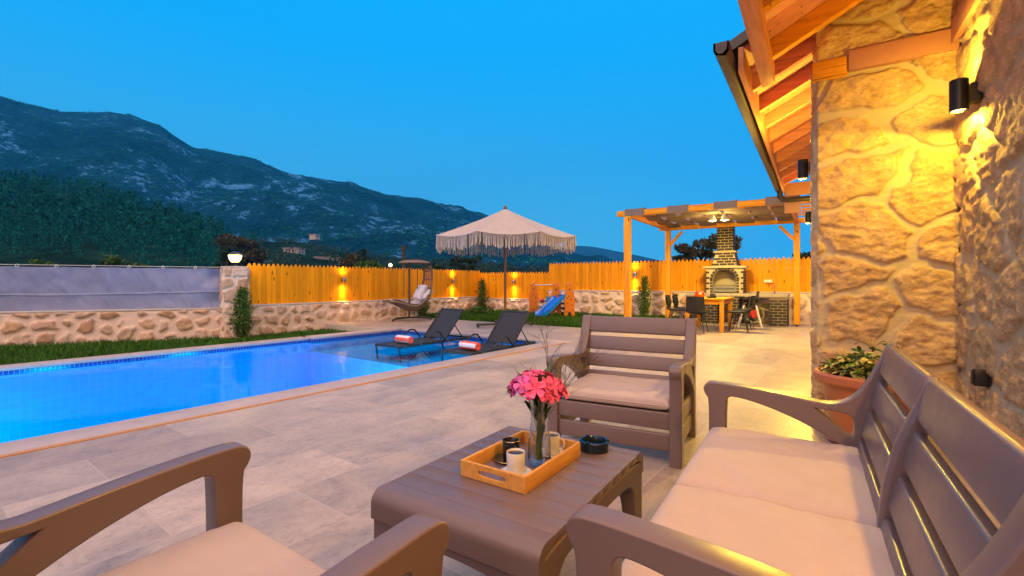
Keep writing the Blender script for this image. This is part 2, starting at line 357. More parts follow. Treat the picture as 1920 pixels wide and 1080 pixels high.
def deck_mat():
    m, t, p = nodes('travertine_paving')
    c0 = t.nodes.new('ShaderNodeTexCoord'); s0 = N(t, 'ShaderNodeSeparateXYZ', {0: c0.outputs['Object']}); x0 = N(t, 'ShaderNodeMath', {0: s0.outputs[0], 1: 0.402 - 20 * .507}, operation='SUBTRACT')
    cb = N(t, 'ShaderNodeCombineXYZ', {0: s0.outputs[1], 1: x0.outputs[0]}); co = cb.outputs[0]
    br = N(t, 'ShaderNodeTexBrick', {'Vector': co, 'Color1': (0, 0, 0, 1), 'Color2': (1, 1, 1, 1), 'Mortar': (0.5, 0.5, 0.5, 1), 'Scale': 1.0,
           'Mortar Size': 0.004, 'Mortar Smooth': 0.3, 'Bias': 0.0, 'Brick Width': 1.0, 'Row Height': 0.507}, offset=0.42)
    vo = N(t, 'ShaderNodeVectorMath', {0: co}, operation='ADD')
    sc = N(t, 'ShaderNodeVectorMath', {0: br.outputs['Color']}, operation='SCALE'); sc.inputs['Scale'].default_value = 9.0
    t.links.new(sc.outputs[0], vo.inputs[1])
    st = N(t, 'ShaderNodeVectorMath', {0: vo.outputs[0], 1: (1.0, 1.35, 1.0)}, operation='MULTIPLY')
    n1 = N(t, 'ShaderNodeTexNoise', {'Vector': st.outputs[0], 'Scale': 1.6, 'Detail': 8.0, 'Roughness': 0.62, 'Distortion': 1.4})
    n2 = N(t, 'ShaderNodeTexNoise', {'Vector': vo.outputs[0], 'Scale': 26.0, 'Detail': 5.0, 'Roughness': 0.7})
    n3 = N(t, 'ShaderNodeTexNoise', {'Vector': st.outputs[0], 'Scale': 3.4, 'Detail': 9.0, 'Roughness': 0.72, 'Distortion': 2.5})
    col = ramp(t, n1.outputs[0], [(0.22, (0.265, 0.212, 0.176)), (0.42, (0.378, 0.31, 0.257)), (0.62, (0.472, 0.388, 0.32)), (0.82, (0.34, 0.278, 0.232))])
    vein = ramp(t, n3.outputs[0], [(0.475, (1, 1, 1)), (0.497, (0.62, 0.60, 0.60)), (0.52, (1, 1, 1))])
    col = mixc(t, 0.55, col, vein, 'MULTIPLY')
    tone = ramp(t, br.outputs['Color'], [(0.0, (0.84, 0.81, 0.80)), (0.5, (1.0, 0.985, 0.97)), (1.0, (1.16, 1.13, 1.10))])
    col = mixc(t, 1.0, col, tone, 'MULTIPLY')
    sp = ramp(t, n2.outputs[0], [(0.30, (0.80, 0.79, 0.78)), (0.5, (1, 1, 1))])
    col = mixc(t, 1.0, col, sp, 'MULTIPLY')
    col = mixc(t, br.outputs['Fac'], col, (0.47, 0.375, 0.315))
    t.links.new(col, p.inputs['Base Color'])
    rr = N(t, 'ShaderNodeMapRange', {'Value': n1.outputs[0], 'To Min': 0.26, 'To Max': 0.50}); t.links.new(rr.outputs[0], p.inputs['Roughness'])
    h = N(t, 'ShaderNodeMath', {0: br.outputs['Fac'], 1: -0.6, 2: n2.outputs[0]}, operation='MULTIPLY_ADD')
    bump(t, p, h.outputs[0], 0.14, 0.003)
    return m
def mosaic(name, c1, c2, grout, size, axes, rough=0.15):
    m, t, p = nodes(name)
    c = t.nodes.new('ShaderNodeTexCoord'); s = N(t, 'ShaderNodeSeparateXYZ', {0: c.outputs['Object']})
    cb = N(t, 'ShaderNodeCombineXYZ'); t.links.new(s.outputs[axes[0]], cb.inputs[0]); t.links.new(s.outputs[axes[1]], cb.inputs[1])
    br = N(t, 'ShaderNodeTexBrick', {'Vector': cb.outputs[0], 'Color1': rgba(c1), 'Color2': rgba(c2), 'Mortar': rgba(grout), 'Scale': 1.0,
           'Mortar Size': size * 0.055, 'Mortar Smooth': 0.1, 'Bias': 0.0, 'Brick Width': size, 'Row Height': size}, offset=0.0)
    t.links.new(br.outputs[0], p.inputs['Base Color']); p.inputs['Roughness'].default_value = rough; p.inputs['Specular IOR Level'].default_value = 0.5 if rough < .3 else 0.0
    return m
M['deck'] = deck_mat()
M['coping'] = plain('coping_stone', (0.45, 0.365, 0.325), 0.4, var=0.22, vscale=5, bscale=60, bstr=0.12)
M['brass'] = plain('brass_channel', (0.52, 0.235, 0.05), 0.45, metal=0.0, var=0.2, vscale=12)
M['band_w'] = mosaic('blue_mosaic_side', (0.006, 0.016, 0.20), (0.012, 0.04, 0.33), (0.36, 0.40, 0.58), 0.052, (1, 2))
M['band_v'] = mosaic('blue_mosaic_end', (0.006, 0.016, 0.20), (0.012, 0.04, 0.33), (0.36, 0.40, 0.58), 0.052, (0, 2))
M['pool_w'] = mosaic('pool_mosaic_side', (0.003, 0.36, 0.80), (0.003, 0.40, 0.86), (0.006, 0.45, 0.90), 0.104, (1, 2), 0.6)
M['pool_v'] = mosaic('pool_mosaic_end', (0.003, 0.36, 0.80), (0.003, 0.40, 0.86), (0.006, 0.45, 0.90), 0.104, (0, 2), 0.6)
M['pool_f'] = mosaic('pool_mosaic_floor', (0.003, 0.33, 0.80), (0.003, 0.38, 0.86), (0.006, 0.44, 0.90), 0.052, (0, 1), 0.6)
def water_mat():
    m = bpy.data.materials.new('pool_water'); m.use_nodes = True; t = m.node_tree; t.nodes.clear()
    o = t.nodes.new('ShaderNodeOutputMaterial')
    tr = N(t, 'ShaderNodeBsdfTransparent', {'Color': (0.02, 0.86, 1.0, 1)})
    gl = N(t, 'ShaderNodeBsdfGlossy', {'Color': (0.42, 0.82, 1, 1), 'Roughness': 0.04})
    co = coords(t, (1, 1, 1))
    n1 = N(t, 'ShaderNodeTexNoise', {'Vector': co, 'Scale': 2.2, 'Detail': 3.0, 'Roughness': 0.5})
    n2 = N(t, 'ShaderNodeTexNoise', {'Vector': co, 'Scale': 9.0, 'Detail': 2.0})
    h = N(t, 'ShaderNodeMath', {0: n2.outputs[0], 1: 0.25, 2: n1.outputs[0]}, operation='MULTIPLY_ADD')
    b = N(t, 'ShaderNodeBump', {'Height': h.outputs[0], 'Strength': 0.35, 'Distance': 0.0045})
    fr = N(t, 'ShaderNodeFresnel', {'IOR': 1.12}); t.links.new(b.outputs[0], fr.inputs['Normal']); t.links.new(b.outputs[0], gl.inputs['Normal'])
    mx = t.nodes.new('ShaderNodeMixShader'); t.links.new(fr.outputs[0], mx.inputs[0]); t.links.new(tr.outputs[0], mx.inputs[1]); t.links.new(gl.outputs[0], mx.inputs[2])
    t.links.new(mx.outputs[0], o.inputs[0]); return m
M['water'] = water_mat()
def glass_mat():
    m = bpy.data.materials.new('clear_glass'); m.use_nodes = True; t = m.node_tree; t.nodes.clear()
    o = t.nodes.new('ShaderNodeOutputMaterial')
    tr = N(t, 'ShaderNodeBsdfTransparent', {'Color': (0.94, 0.95, 0.96, 1)}); gl = N(t, 'ShaderNodeBsdfGlossy', {'Roughness': 0.02})
    lw = N(t, 'ShaderNodeLayerWeight', {'Blend': 0.32}); mr = N(t, 'ShaderNodeMapRange', {'Value': lw.outputs['Facing'], 'To Min': 0.05, 'To Max': 0.6})
    mx = t.nodes.new('ShaderNodeMixShader'); t.links.new(mr.outputs[0], mx.inputs[0]); t.links.new(tr.outputs[0], mx.inputs[1]); t.links.new(gl.outputs[0], mx.inputs[2])
    t.links.new(mx.outputs[0], o.inputs[0]); return m
M['glass'] = glass_mat()
M['stone_low'] = stone_mat('rubble_in_render', (0.80, 0.62, 0.47), [(0.0, (0.52, 0.34, 0.21)), (0.35, (0.64, 0.45, 0.31)), (0.7, (0.66, 0.51, 0.39)), (1.0, (0.66, 0.42, 0.23))], 45, bk=2.2)
M['stone_house'] = stone_mat('house_stone', (0.58, 0.45, 0.27), [(0.0, (0.60, 0.40, 0.19)), (0.4, (0.66, 0.46, 0.24)), (0.7, (0.62, 0.41, 0.21)), (1.0, (0.68, 0.52, 0.30))], 38)

# ------------------------------------------------------------------ numeric noise for stone relief and terrain
def vnoise(x, y, seed=0):
    xi = np.floor(x).astype(np.int64); yi = np.floor(y).astype(np.int64); xf = x - xi; yf = y - yi
    xf = xf * xf * (3 - 2 * xf); yf = yf * yf * (3 - 2 * yf)
    def h(a, b):
        n = (a * 374761393 + b * 668265263 + seed * 982451653) & 0xffffffff
        n = ((n ^ (n >> 13)) * 1274126177) & 0xffffffff
        return ((n ^ (n >> 16)) & 0xffffff) / float(0xffffff)
    return (h(xi, yi) * (1 - xf) + h(xi + 1, yi) * xf) * (1 - yf) + (h(xi, yi + 1) * (1 - xf) + h(xi + 1, yi + 1) * xf) * yf
def fbm(x, y, o=4, seed=0, g=0.5):
    s = 0; a = 1; tot = 0
    for k in range(o):
        s = s + a * vnoise(x * 2 ** k, y * 2 ** k, seed + k * 17); tot += a; a *= g
    return s / tot
def h2(a, b, seed):
    n = (a * 374761393 + b * 668265263 + seed * 1442695041) & 0xffffffff
    n = ((n ^ (n >> 13)) * 1274126177) & 0xffffffff
    return ((n ^ (n >> 16)) & 0xffffff) / float(0xffffff)
def stones(U, V, cell, seed, warp=0.25, asp=0.8):
    u = U / cell + warp * (fbm(U / cell * 1.7, V / cell * 1.7, 3, seed) - .5) * 2
    v = V / (cell * asp) + warp * (fbm(U / cell * 1.7 + 9, V / cell * 1.7 + 4, 3, seed + 5) - .5) * 2
    ui = np.floor(u).astype(np.int64); vi = np.floor(v).astype(np.int64)
    F1 = np.full(u.shape, 9.0); F2 = np.full(u.shape, 9.0); ID = np.zeros(u.shape); TH = np.zeros(u.shape)
    for a in range(-2, 3):
        for b in range(-2, 3):
            ca, cb = ui + a, vi + b
            jx = h2(ca, cb, seed + 1); jy = h2(ca, cb, seed + 2); wgt = h2(ca, cb, seed + 3)
            d = np.hypot(u - (ca + .15 + .7 * jx), v - (cb + .15 + .7 * jy)) - .28 * wgt
            near = d < F1
            F2 = np.where(near, F1, np.minimum(F2, d)); ID = np.where(near, h2(ca, cb, seed + 4), ID); TH = np.where(near, h2(ca, cb, seed + 6), TH)
            F1 = np.where(near, d, F1)
    return F2 - F1, ID, TH
def sstep(a, b, x):
    t = np.clip((x - a) / (b - a), 0, 1); return t * t * (3 - 2 * t)
def stone_sheet(name, W, z0, z1, mat, parent, M4, res=0.02, cell=0.35, gap=0.10, gapvar=0.1, soft=0.16, relief=0.03, rough=0.01, seed=1, asp=0.8, edgen=0.10):
    """relief face of a rubble wall, real geometry: local x along the wall, -y outwards, z up"""
    nu = max(2, int(W / res) + 1); nv = max(2, int((z1 - z0) / res) + 1)
    us = np.linspace(0, W, nu); vs = np.linspace(z0, z1, nv); U, V = np.meshgrid(us, vs)
    e, ID, TH = stones(U, V + 10, cell, seed, asp=asp)
    e = e + edgen * (fbm(U / .045, V / .045, 3, seed + 33) - .5)
    g = gap + gapvar * TH
    mk = sstep(g, g + soft, e)
    n = fbm(U / 0.06, V / 0.035, 5, seed + 50, .62) - .5; n2 = fbm(U / 0.25, V / 0.25, 3, seed + 70) - .5
    rg = 1 - np.abs(fbm(U / .16 + .25 * V, V / .10, 4, seed + 90, .58) * 2 - 1) * 2.2
    y = -(relief * mk * (0.7 + 0.5 * TH) + rough * (n * 2 + .8 * rg * mk) * (0.42 + 0.58 * mk) + 0.02 * n2)
    y[0, :] = y[-1, :] = 0.03; y[:, 0] = y[:, -1] = 0.03
    P3 = np.stack([U, y, V], -1).reshape(-1, 3)
    me = bpy.data.meshes.new(name)
    idx = np.arange(nu * nv).reshape(nv, nu)
    f = np.stack([idx[:-1, :-1], idx[:-1, 1:], idx[1:, 1:], idx[1:, :-1]], -1).reshape(-1, 4)
    me.from_pydata(P3.tolist(), [], f.tolist())
    for an, arr in (('stone', mk), ('tint', ID)):
        at_ = me.attributes.new(an, 'FLOAT', 'POINT'); at_.data.foreach_set('value', arr.reshape(-1).astype(np.float32))
    me.transform(M4)
    me.polygons.foreach_set('use_smooth', [True] * len(me.polygons))
    me.materials.append(mat); me.update()
    o = bpy.data.objects.new(name, me); C.objects.link(o)
    if parent is not None: o.parent = parent
    return o
def frame2(p, q, z=0):
    """matrix with local x from p to q, local -y on the left-hand... right side as seen walking p->q"""
    d = Vector((q[0] - p[0], q[1] - p[1], 0)); L = d.length; d.normalize(); n = Vector((d.y, -d.x, 0))
    return Matrix(((d.x, -n.x, 0, p[0]), (d.y, -n.y, 0, p[1]), (0, 0, 1, z), (0, 0, 0, 1))), L
def spot(name, parent, loc, direction, energy, color=WARM, size=100, blend=0.8, rad=0.03):
    l = bpy.data.lights.new(name, 'SPOT'); l.energy = energy; l.color = color; l.spot_size = R(size); l.spot_blend = blend; l.shadow_soft_size = rad
    o = bpy.data.objects.new(name, l); C.objects.link(o); o.location = loc
    o.rotation_euler = Vector(direction).to_track_quat('-Z', 'Y').to_euler()
    if parent is not None: o.parent = parent
    return o
def pointl(name, parent, loc, energy, color=WARM, rad=0.05):
    l = bpy.data.lights.new(name, 'POINT'); l.energy = energy; l.color = color; l.shadow_soft_size = rad
    o = bpy.data.objects.new(name, l); C.objects.link(o); o.location = loc
    if parent is not None: o.parent = parent
    return o
#@@SETTING
# ------------------------------------------------------------------ ground, pool, paving
PO = Vector((-4.41, 8.10, 0)); PT = R(3.9)
def poolobj(o): o.location = PO; o.rotation_euler = (0, 0, -PT); return o
def PW(x, y, z=0): return PO + Matrix.Rotation(-PT, 3, 'Z') @ Vector((x, y, z))
def struct(o): o['kind'] = 'structure'; return o
def sheet(name, rects, z, mat):
    mb = MB()
    for x0, x1, y0, y1 in rects: mb.add([(x0, y0, z), (x1, y0, z), (x1, y1, z), (x0, y1, z)], [(0, 1, 2, 3)])
    return struct(poolobj(mb.build(name, mat, recalc=False)))
sheet('deck', [(0.40, 9, -14, 8), (-7.3, 0.40, 0.35, 2.85), (-7.3, -4.70, -0.40, 0.35)], 0.0, M['deck'])
mb = MB()
mb.box(0, 0.37, -12, 0.0, -0.05, 0.002); mb.box(-4.37, 0.40, 0.0, 0.35, -0.05, 0.002)
mb.box(-4.70, -4.37, -2.35, 0.35, -0.05, 0.002); mb.box(-4.83, -4.50, -12, -2.37, -0.07, -0.018)
struct(poolobj(mb.build('pool_coping', M['coping'], bevel=0.012)))
struct(poolobj(MB().box(0.37, 0.425, -12, 0.0, -0.03, 0.006).build('drain_channel', M['brass'])))
struct(poolobj(MB().box(-7.3, -4.7, -0.425, -0.402, -0.5, 0.004).build('deck_riser', M['concrete'])))
# basin
WZ = -0.095
mb = MB()
def quad(mb, pts, mi=0): mb.add(pts, [(0, 1, 2, 3)], mi)
YD = -12; DP = -1.5; LG = -0.30
# tile band above the water (0: side, 1: end), walls below (2: side, 3: end), floor 4
for zt, zb, ms, me_ in ((-0.05, WZ - 0.03, 0, 1), (WZ - 0.03, None, 2, 3)):
    za = zb if zb is not None else DP; zl = zb if zb is not None else LG
    quad(mb, [(0.0, YD, zt), (0.0, -2.4, zt), (0.0, -2.4, za), (0.0, YD, za)], ms)
    quad(mb, [(0.0, -2.4, zt), (0.0, 0.0, zt), (0.0, 0.0, zl), (0.0, -2.4, zl)], ms)
    quad(mb, [(-4.37, -2.35, zt), (-4.37, 0.0, zt), (-4.37, 0.0, zl), (-4.37, -2.35, zl)], ms)
    quad(mb, [(-4.50, YD, zt - .02 * (zt == -.05)), (-4.50, -2.36, zt - .02 * (zt == -.05)), (-4.50, -2.36, za), (-4.50, YD, za)], ms)
    quad(mb, [(-4.37, 0.0, zt), (0.0, 0.0, zt), (0.0, 0.0, zl), (-4.37, 0.0, zl)], me_)
    quad(mb, [(-4.51, -2.36, zt), (-4.37, -2.36, zt), (-4.37, -2.36, za), (-4.51, -2.36, za)], me_)
    quad(mb, [(-4.5, YD, zt), (0.0, YD, zt), (0.0, YD, za), (-4.5, YD, za)], me_)
quad(mb, [(-4.37, -2.4, LG), (0, -2.4, LG), (0, 0, LG), (-4.37, 0, LG)], 4)
quad(mb, [(-4.5, YD, DP), (0, YD, DP), (0, -2.4, DP), (-4.5, -2.4, DP)], 4)
quad(mb, [(-4.5, -2.4, LG), (0, -2.4, LG), (0, -2.4, DP), (-4.5, -2.4, DP)], 3)
basin = struct(poolobj(mb.build('pool_basin', [M['band_w'], M['band_v'], M['pool_w'], M['pool_v'], M['pool_f']], recalc=False)))
# water surface (fine grid, gently rippled)
nx, ny = 46, 110; vs = []; fs = []
for j in range(ny + 1):
    for i in range(nx + 1):
        x = -4.5 + 4.5 * i / nx; y = YD - YD * j / ny
        vs.append((x, y, WZ + 0.0012 * sin(5 * x + 2.1 * y) + 0.001 * sin(3.1 * y - 4 * x)))
for j in range(ny):
    for i in range(nx):
        a = j * (nx + 1) + i; fs.append((a, a + 1, a + nx + 2, a + nx + 1))
mbw = MB(); mbw.add(vs, fs); struct(poolobj(mbw.build('water', M['water'], smooth=True, recalc=False)))
for k, (x, y, lab) in enumerate(((-3.55, -7.2, 'round underwater lamp in the pool floor at the left of the photo'), (-2.2, -3.6, 'round underwater lamp in the pool floor near the sun loungers'))):
    t = thing('pool_lamp', lab, 'pool lamp', PW(x, y, DP), 0, 'underwater pool lamps')
    MB().lathe([(0.11, 0.0), (0.11, 0.025), (0.085, 0.035)], n=20).build('lamp_rim', M['steel'], t)
    MB().lathe([(0.082, 0.036), (0.05, 0.045), (0.0, 0.048)], n=20).build('lens', M['pool_lens'], t, smooth=True)
    pointl('lamp_light', t, (0, 0, 0.6), 45, (0.03, 0.68, 1.0), 0.3)
for y_, lab in ((-10.6, 'beyond the left edge of the photo'), (-8.2, 'left of the photo'), (-5.8, 'in the middle of the long side'), (-3.4, 'nearest the loungers')):  # unseen near-wall lamps, added so the water glows evenly
    t = thing('pool_lamp', 'added unseen square underwater lamp in the pool wall, ' + lab, 'pool lamp', PW(-0.012, y_, -0.75), -PT, 'underwater pool lamps')
    MB().cbox((0, 0, 0), (0.024, 0.2, 0.2)).build('lamp_rim', M['steel'], t, bevel=0.01); MB().cbox((-0.014, 0, 0), (0.006, 0.14, 0.14)).build('lens', M['pool_lens'], t)
    pointl('lamp_light', t, (-0.6, 0, 0.0), 55 if y_ < -10 else (85 if y_ < -8 else 125), (0.03, 0.68, 1.0), 0.3)
for x_, y_, lab in ((-0.012, -1.6, 'in the side wall nearest the right lounger'), (-0.012, -0.6, 'in the side wall at the far corner')):  # hidden lamps added only to brighten the shallow ledge
    t = thing('pool_lamp', 'small added unseen underwater lamp ' + lab, 'pool lamp', PW(x_, y_, -0.20), -PT, 'underwater pool lamps')
    MB().cbox((0, 0, 0), (.024 if y_ < -1 else .12, .12 if y_ < -1 else 0.024, 0.10)).build('lamp_rim', M['steel'], t, bevel=0.01)
    pointl('lamp_light', t, (-.4 if x_ > -1 else (.4 if x_ < -4 else 0), -.3 if x_ == -2.2 else 0, 0.06), 9, (0.03, 0.68, 1.0), 0.15)

# lawns
sheet('lawn', [(-13.5, -4.83, -14, -0.425)], -0.2, M['turf'])
sheet('lawn', [(-7.4, 0.40, 2.852, 7.2)], 0.0, M['turf'])
def blades(name, region, z, n, h, seed, inside=None):
    rs = np.random.RandomState(seed); x0, x1, y0, y1 = region
    x = rs.uniform(x0, x1, n); y = rs.uniform(y0, y1, n)
    dens = fbm(x * 1.3, y * 1.3, 3, seed); keep = rs.uniform(0, 1, n) < np.clip(0.35 + dens, 0, 1)
    if inside is not None: keep &= inside(x, y)
    x, y = x[keep], y[keep]; n = len(x)
    a = rs.uniform(0, 2 * pi, n); hh = h * rs.uniform(.5, 1.3, n) * (0.7 + 0.7 * fbm(x * 2, y * 2, 2, seed + 3)); wd = rs.uniform(.006, .012, n) * 1.6
    lean = hh * rs.uniform(.1, .8, n); b = rs.uniform(0, 2 * pi, n)
    P = np.stack([np.stack([x - wd * np.cos(a), y - wd * np.sin(a), np.full(n, z)], 1), np.stack([x + wd * np.cos(a), y + wd * np.sin(a), np.full(n, z)], 1),
                  np.stack([x + lean * np.cos(b), y + lean * np.sin(b), z + hh], 1)], 1).reshape(-1, 3)
    me = bpy.data.meshes.new(name); me.from_pydata(P.tolist(), [], np.arange(3 * n).reshape(-1, 3).tolist())
    o = finish(name, me, M['blade'], recalc=False); poolobj(o)
    return o
tag(blades('grass', (-9.6, -4.84, -9.5, -0.43), -0.2, 52000, 0.11, 3), 'short green grass strip between the far pool edge and the stone wall', 'grass', kind='stuff')
tag(blades('grass', (-7.0, 0.40, 2.86, 6.9), 0.0, 60000, 0.12, 4), 'green lawn under the play slide in front of the back wall', 'grass', kind='stuff')

# ------------------------------------------------------------------ garden walls and fences
def low_wall(p, q, z0, z1, label, seed, thick=0.4, mat='stone_low', cell=0.36, gap=0.16, gapv=0.20):
    mt, L = frame2(p, q)
    root = thing('stone_wall', label, 'wall', (p[0], p[1], 0), math.atan2(q[1] - p[1], q[0] - p[0]))
    stone_sheet('stone_face', L, z0, z1, M[mat], root, Matrix.Identity(4), res=0.028, cell=cell, gap=gap, gapvar=gapv, relief=0.05, rough=0.014, seed=seed)
    MB().box(0, L, 0.02, thick, z0, z1 - 0.01).build('wall_core', M['concrete'], root)
    MB().box(-0.001, L + 0.001, -0.012, thick + .02, z1 - 0.012, z1 + 0.03).build('coping', M['concrete'], root, bevel=0.012)
    return root
LW0, LW1 = (-16.6, -1.85), (-11.68, 5.66)
FC = (-11.10, 14.85); ST = (-8.13, 14.94); BE = (9.0, 15.19); PIL = (-11.62, 5.80)
low_wall(LW0, LW1, -0.3, 0.53, 'low rubble stone wall below the grey tarpaulin at the far left', 11)
low_wall((-11.60, 6.05), FC, -0.3, 0.58, 'low rubble stone wall under the pine fence beside the hanging chair', 12)
low_wall(FC, (ST[0] - .005, ST[1]), -0.1, 0.52, 'low rubble stone wall behind the parasol, shortest stretch', 13)
low_wall(ST, BE, -0.1, 0.86, 'taller rubble stone wall behind the slide and the pergola', 14, cell=0.42)

def picket_fence(p, q, z0, z1, label, seed, pw=0.118):
    L = math.hypot(q[0] - p[0], q[1] - p[1]); rz = math.atan2(q[1] - p[1], q[0] - p[0]); r = random.Random(seed)
    root = thing('picket_fence', label, 'fence', (p[0], p[1], 0), rz)
    mb = MB(); x = 0.0; k = 0
    while x < L - pw * .5:
        wd = pw - 0.005; zt = z1 + r.uniform(-.012, .012); y0 = 0.10 + r.uniform(-.004, .004); th = 0.02; sl = r.choice((0.25, 0.5, 0.5, 0.7))
        pr = [(x, z0), (x + wd, z0), (x + wd, zt - 0.09), (x + wd * (.62 + .2 * (sl - .5)), zt), (x + wd * (.44 + .2 * (sl - .5)), zt - .004), (x, zt - 0.085)]
        vs = [(a, y0, b) for a, b in pr] + [(a, y0 + th, b) for a, b in pr]
        mb.add(vs, [(0, 1, 2, 3, 4, 5), (11, 10, 9, 8, 7, 6)] + [(i, i + 6, (i + 1) % 6 + 6, (i + 1) % 6) for i in range(6)])
        x += pw
    mb.build('picket_panel', M['pine'], root)
    for zz in (z0 + .18, z1 - .28): MB().box(0, L, 0.126, 0.165, zz, zz + .09).build('rail', M['timber_x'], root)
    n = max(2, int(L / 2.2) + 1)
    for i in range(n): MB().box(i * (L - .1) / (n - 1), i * (L - .1) / (n - 1) + .09, 0.168, 0.25, z0 - .3, z1 - .1).build('post', M['timber'], root)
    return root
picket_fence((-11.60, 6.12), (-11.095, 14.965), 0.61, 1.63, 'pine picket fence running from the lantern pillar past the hanging chair', 5)
picket_fence((FC[0] - .10, FC[1] - .003), ST, 0.55, 1.56, 'lower pine picket fence behind the parasol pole', 6)
picket_fence(ST, BE, 0.89, 1.87, 'taller pine picket fence behind the slide and barbecue', 7)

# tarpaulin screen on the left wall
mt, L = frame2(LW0, LW1); rz = math.atan2(LW1[1] - LW0[1], LW1[0] - LW0[0])
root = thing('tarpaulin_screen', 'wrinkled grey tarpaulin strung on a white rope above the left wall', 'tarpaulin', (LW0[0], LW0[1], 0), rz)
nu, nv = 420, 50; U, V = np.meshgrid(np.linspace(0.0, L - .12, nu), np.linspace(0.56, 1.49, nv))
sag = 0.012 * np.abs(np.sin(U * pi / 0.85))
Y = 0.14 + 0.07 * (fbm(U * .9, V * .7, 3, 2) - .5) * 2 + 0.05 * (fbm(U * 4.5 + V, V * 1.2, 4, 6, .6) - .5) * 2 + 0.022 * np.sin(U * 7.2 + 2 * np.sin(U * 1.7) + V * 2) * (V - .5) + 0.05 * np.maximum(0, 1 - np.abs(U - L + .3) / .3) * np.sin(V * 11)
crease = 0.022 * np.exp(-((V - 0.92 - .03 * np.sin(U * .8)) / .012) ** 2)
Y = Y - crease - 0.02 * sstep(.5, .8, fbm(U * 3 + V * 2, V * 1.5 - U, 3, 8))
Pt = np.stack([U, Y, V - sag * sstep(.6, 1.49, V)], -1).reshape(-1, 3)
idx = np.arange(nu * nv).reshape(nv, nu); f = np.stack([idx[:-1, :-1], idx[:-1, 1:], idx[1:, 1:], idx[1:, :-1]], -1).reshape(-1, 4)
me = bpy.data.meshes.new('tarp_sheet'); me.from_pydata(Pt.tolist(), [], f.tolist()); finish('tarp_sheet', me, M['tarp'], root, smooth=True, recalc=False)
MB().tube([(0, .13, 1.535), (L - .05, .13, 1.515)], 0.007, 6).build('rope', M['rope'], root)
mr = 0
x = 0.25
while x < L - .1:
    ring = [(x + .028 * cos(g), 0.13, 1.505 + .028 * sin(g)) for g in [k * pi / 4 for k in range(9)]]
    MB().tube(ring, 0.007, 5, caps=False).build('ring', M['white'], root); x += 0.62
MB().box(L - .10, L - .04, 0.10, 0.17, 0.55, 1.53).build('end_post', M['black'], root)
for xx in (0.1, L * .35, L * .7): MB().tube([(xx, .22, 0.5), (xx, .22, 1.53)], 0.02, 8).build('post', M['black'], root)

# lantern pillar
root = thing('stone_pillar', 'square rubble stone pillar carrying the lit lantern', 'pillar', (PIL[0], PIL[1], 0), R(62))
hw = 0.27
for k in range(4):
    Mk = Matrix.Rotation(k * pi / 2, 4, 'Z') @ Matrix.Translation((-hw, -hw, 0))
    stone_sheet('stone_face', 2 * hw, -0.3, 1.50, M['stone_low'], root, Mk, res=0.022, cell=0.27, gap=0.10, gapvar=.15, relief=0.03, rough=.01, seed=40 + k, asp=1.1)
MB().box(-hw + .03, hw - .03, -hw + .03, hw - .03, -0.3, 1.49).build('pillar_core', M['concrete'], root)
MB().box(-hw - .01, hw + .01, -hw - .01, hw + .01, 1.492, 1.53).build('cap', M['concrete'], root, bevel=.01)
root = thing('lantern', 'lit globe lantern glowing on top of the stone pillar', 'lantern', (PIL[0], PIL[1], 1.53), 0)
MB().lathe([(0.09, 0), (0.09, .02), (0.035, .035), (0.03, .09), (.075, .105)], n=16).build('lantern_base', M['black'], root, smooth=True)
MB().lathe([(0.075, .107), (.12, .17), (.145, .26), (.14, .275)], n=16).build('lantern_glass', M['lantern_glass'], root, smooth=True)
MB().lathe([(0.165, .276), (.16, .295), (.08, .34), (.02, .36), (0, .365)], n=16).build('lantern_hood', M['black'], root, smooth=True)
pointl('lamp_light', root, (0.0, 0.0, 0.20), 6, (1, .6, .16), .1)
pointl('lamp_light', root, (0.25, 0.0, 0.30), 14, (1, .6, .16), .1)

# up-and-down fence lamps
def fence_lamp(x, y, z, nrm, label, e=150):
    t = thing('fence_lamp', label, 'wall lamp', (x, y, z), math.atan2(nrm[0], -nrm[1]), 'up and down lamps on the fence')
    MB().box(-.045, .045, -.10, -.012, -.07, .07).build('lamp_body', M['steel'], t, bevel=.004)
    MB().box(-.03, .03, -.012, 0.01, -.05, .05).build('lamp_bracket', M['black'], t)
    for s in (1, -1):
        MB().lathe([(0.032, 0), (0.0, 0.001 * s)], (0, -.055, s * .0715), n=14).build('lamp_lens', M['bulb'], t)
        spot('lamp_light', t, (0, -.03, s * .075), (0, .02, s), e if s < 0 else e * .7, (1.0, .66, .20), 44, .9, .015); spot('lamp_light', t, (0, -.12, s * .085), (0, .2, s), e * .16, (1.0, .45, .12), 130, 1.0, .05)
    return t
n1 = (1, -0.05)
fence_lamp(-11.535, 8.76, 1.23, n1, 'lit up and down lamp on the fence to the left of the hanging chair')
fence_lamp(-11.27, 13.35, 1.19, n1, 'lit up and down lamp on the fence between hanging chair and parasol')
fence_lamp(-9.60, 14.985, 1.18, (0, -1), 'lit up and down lamp on the low fence behind the parasol pole')
fence_lamp(-4.95, 15.07, 1.42, (0, -1), 'lit up and down lamp on the tall fence by the left pergola post')
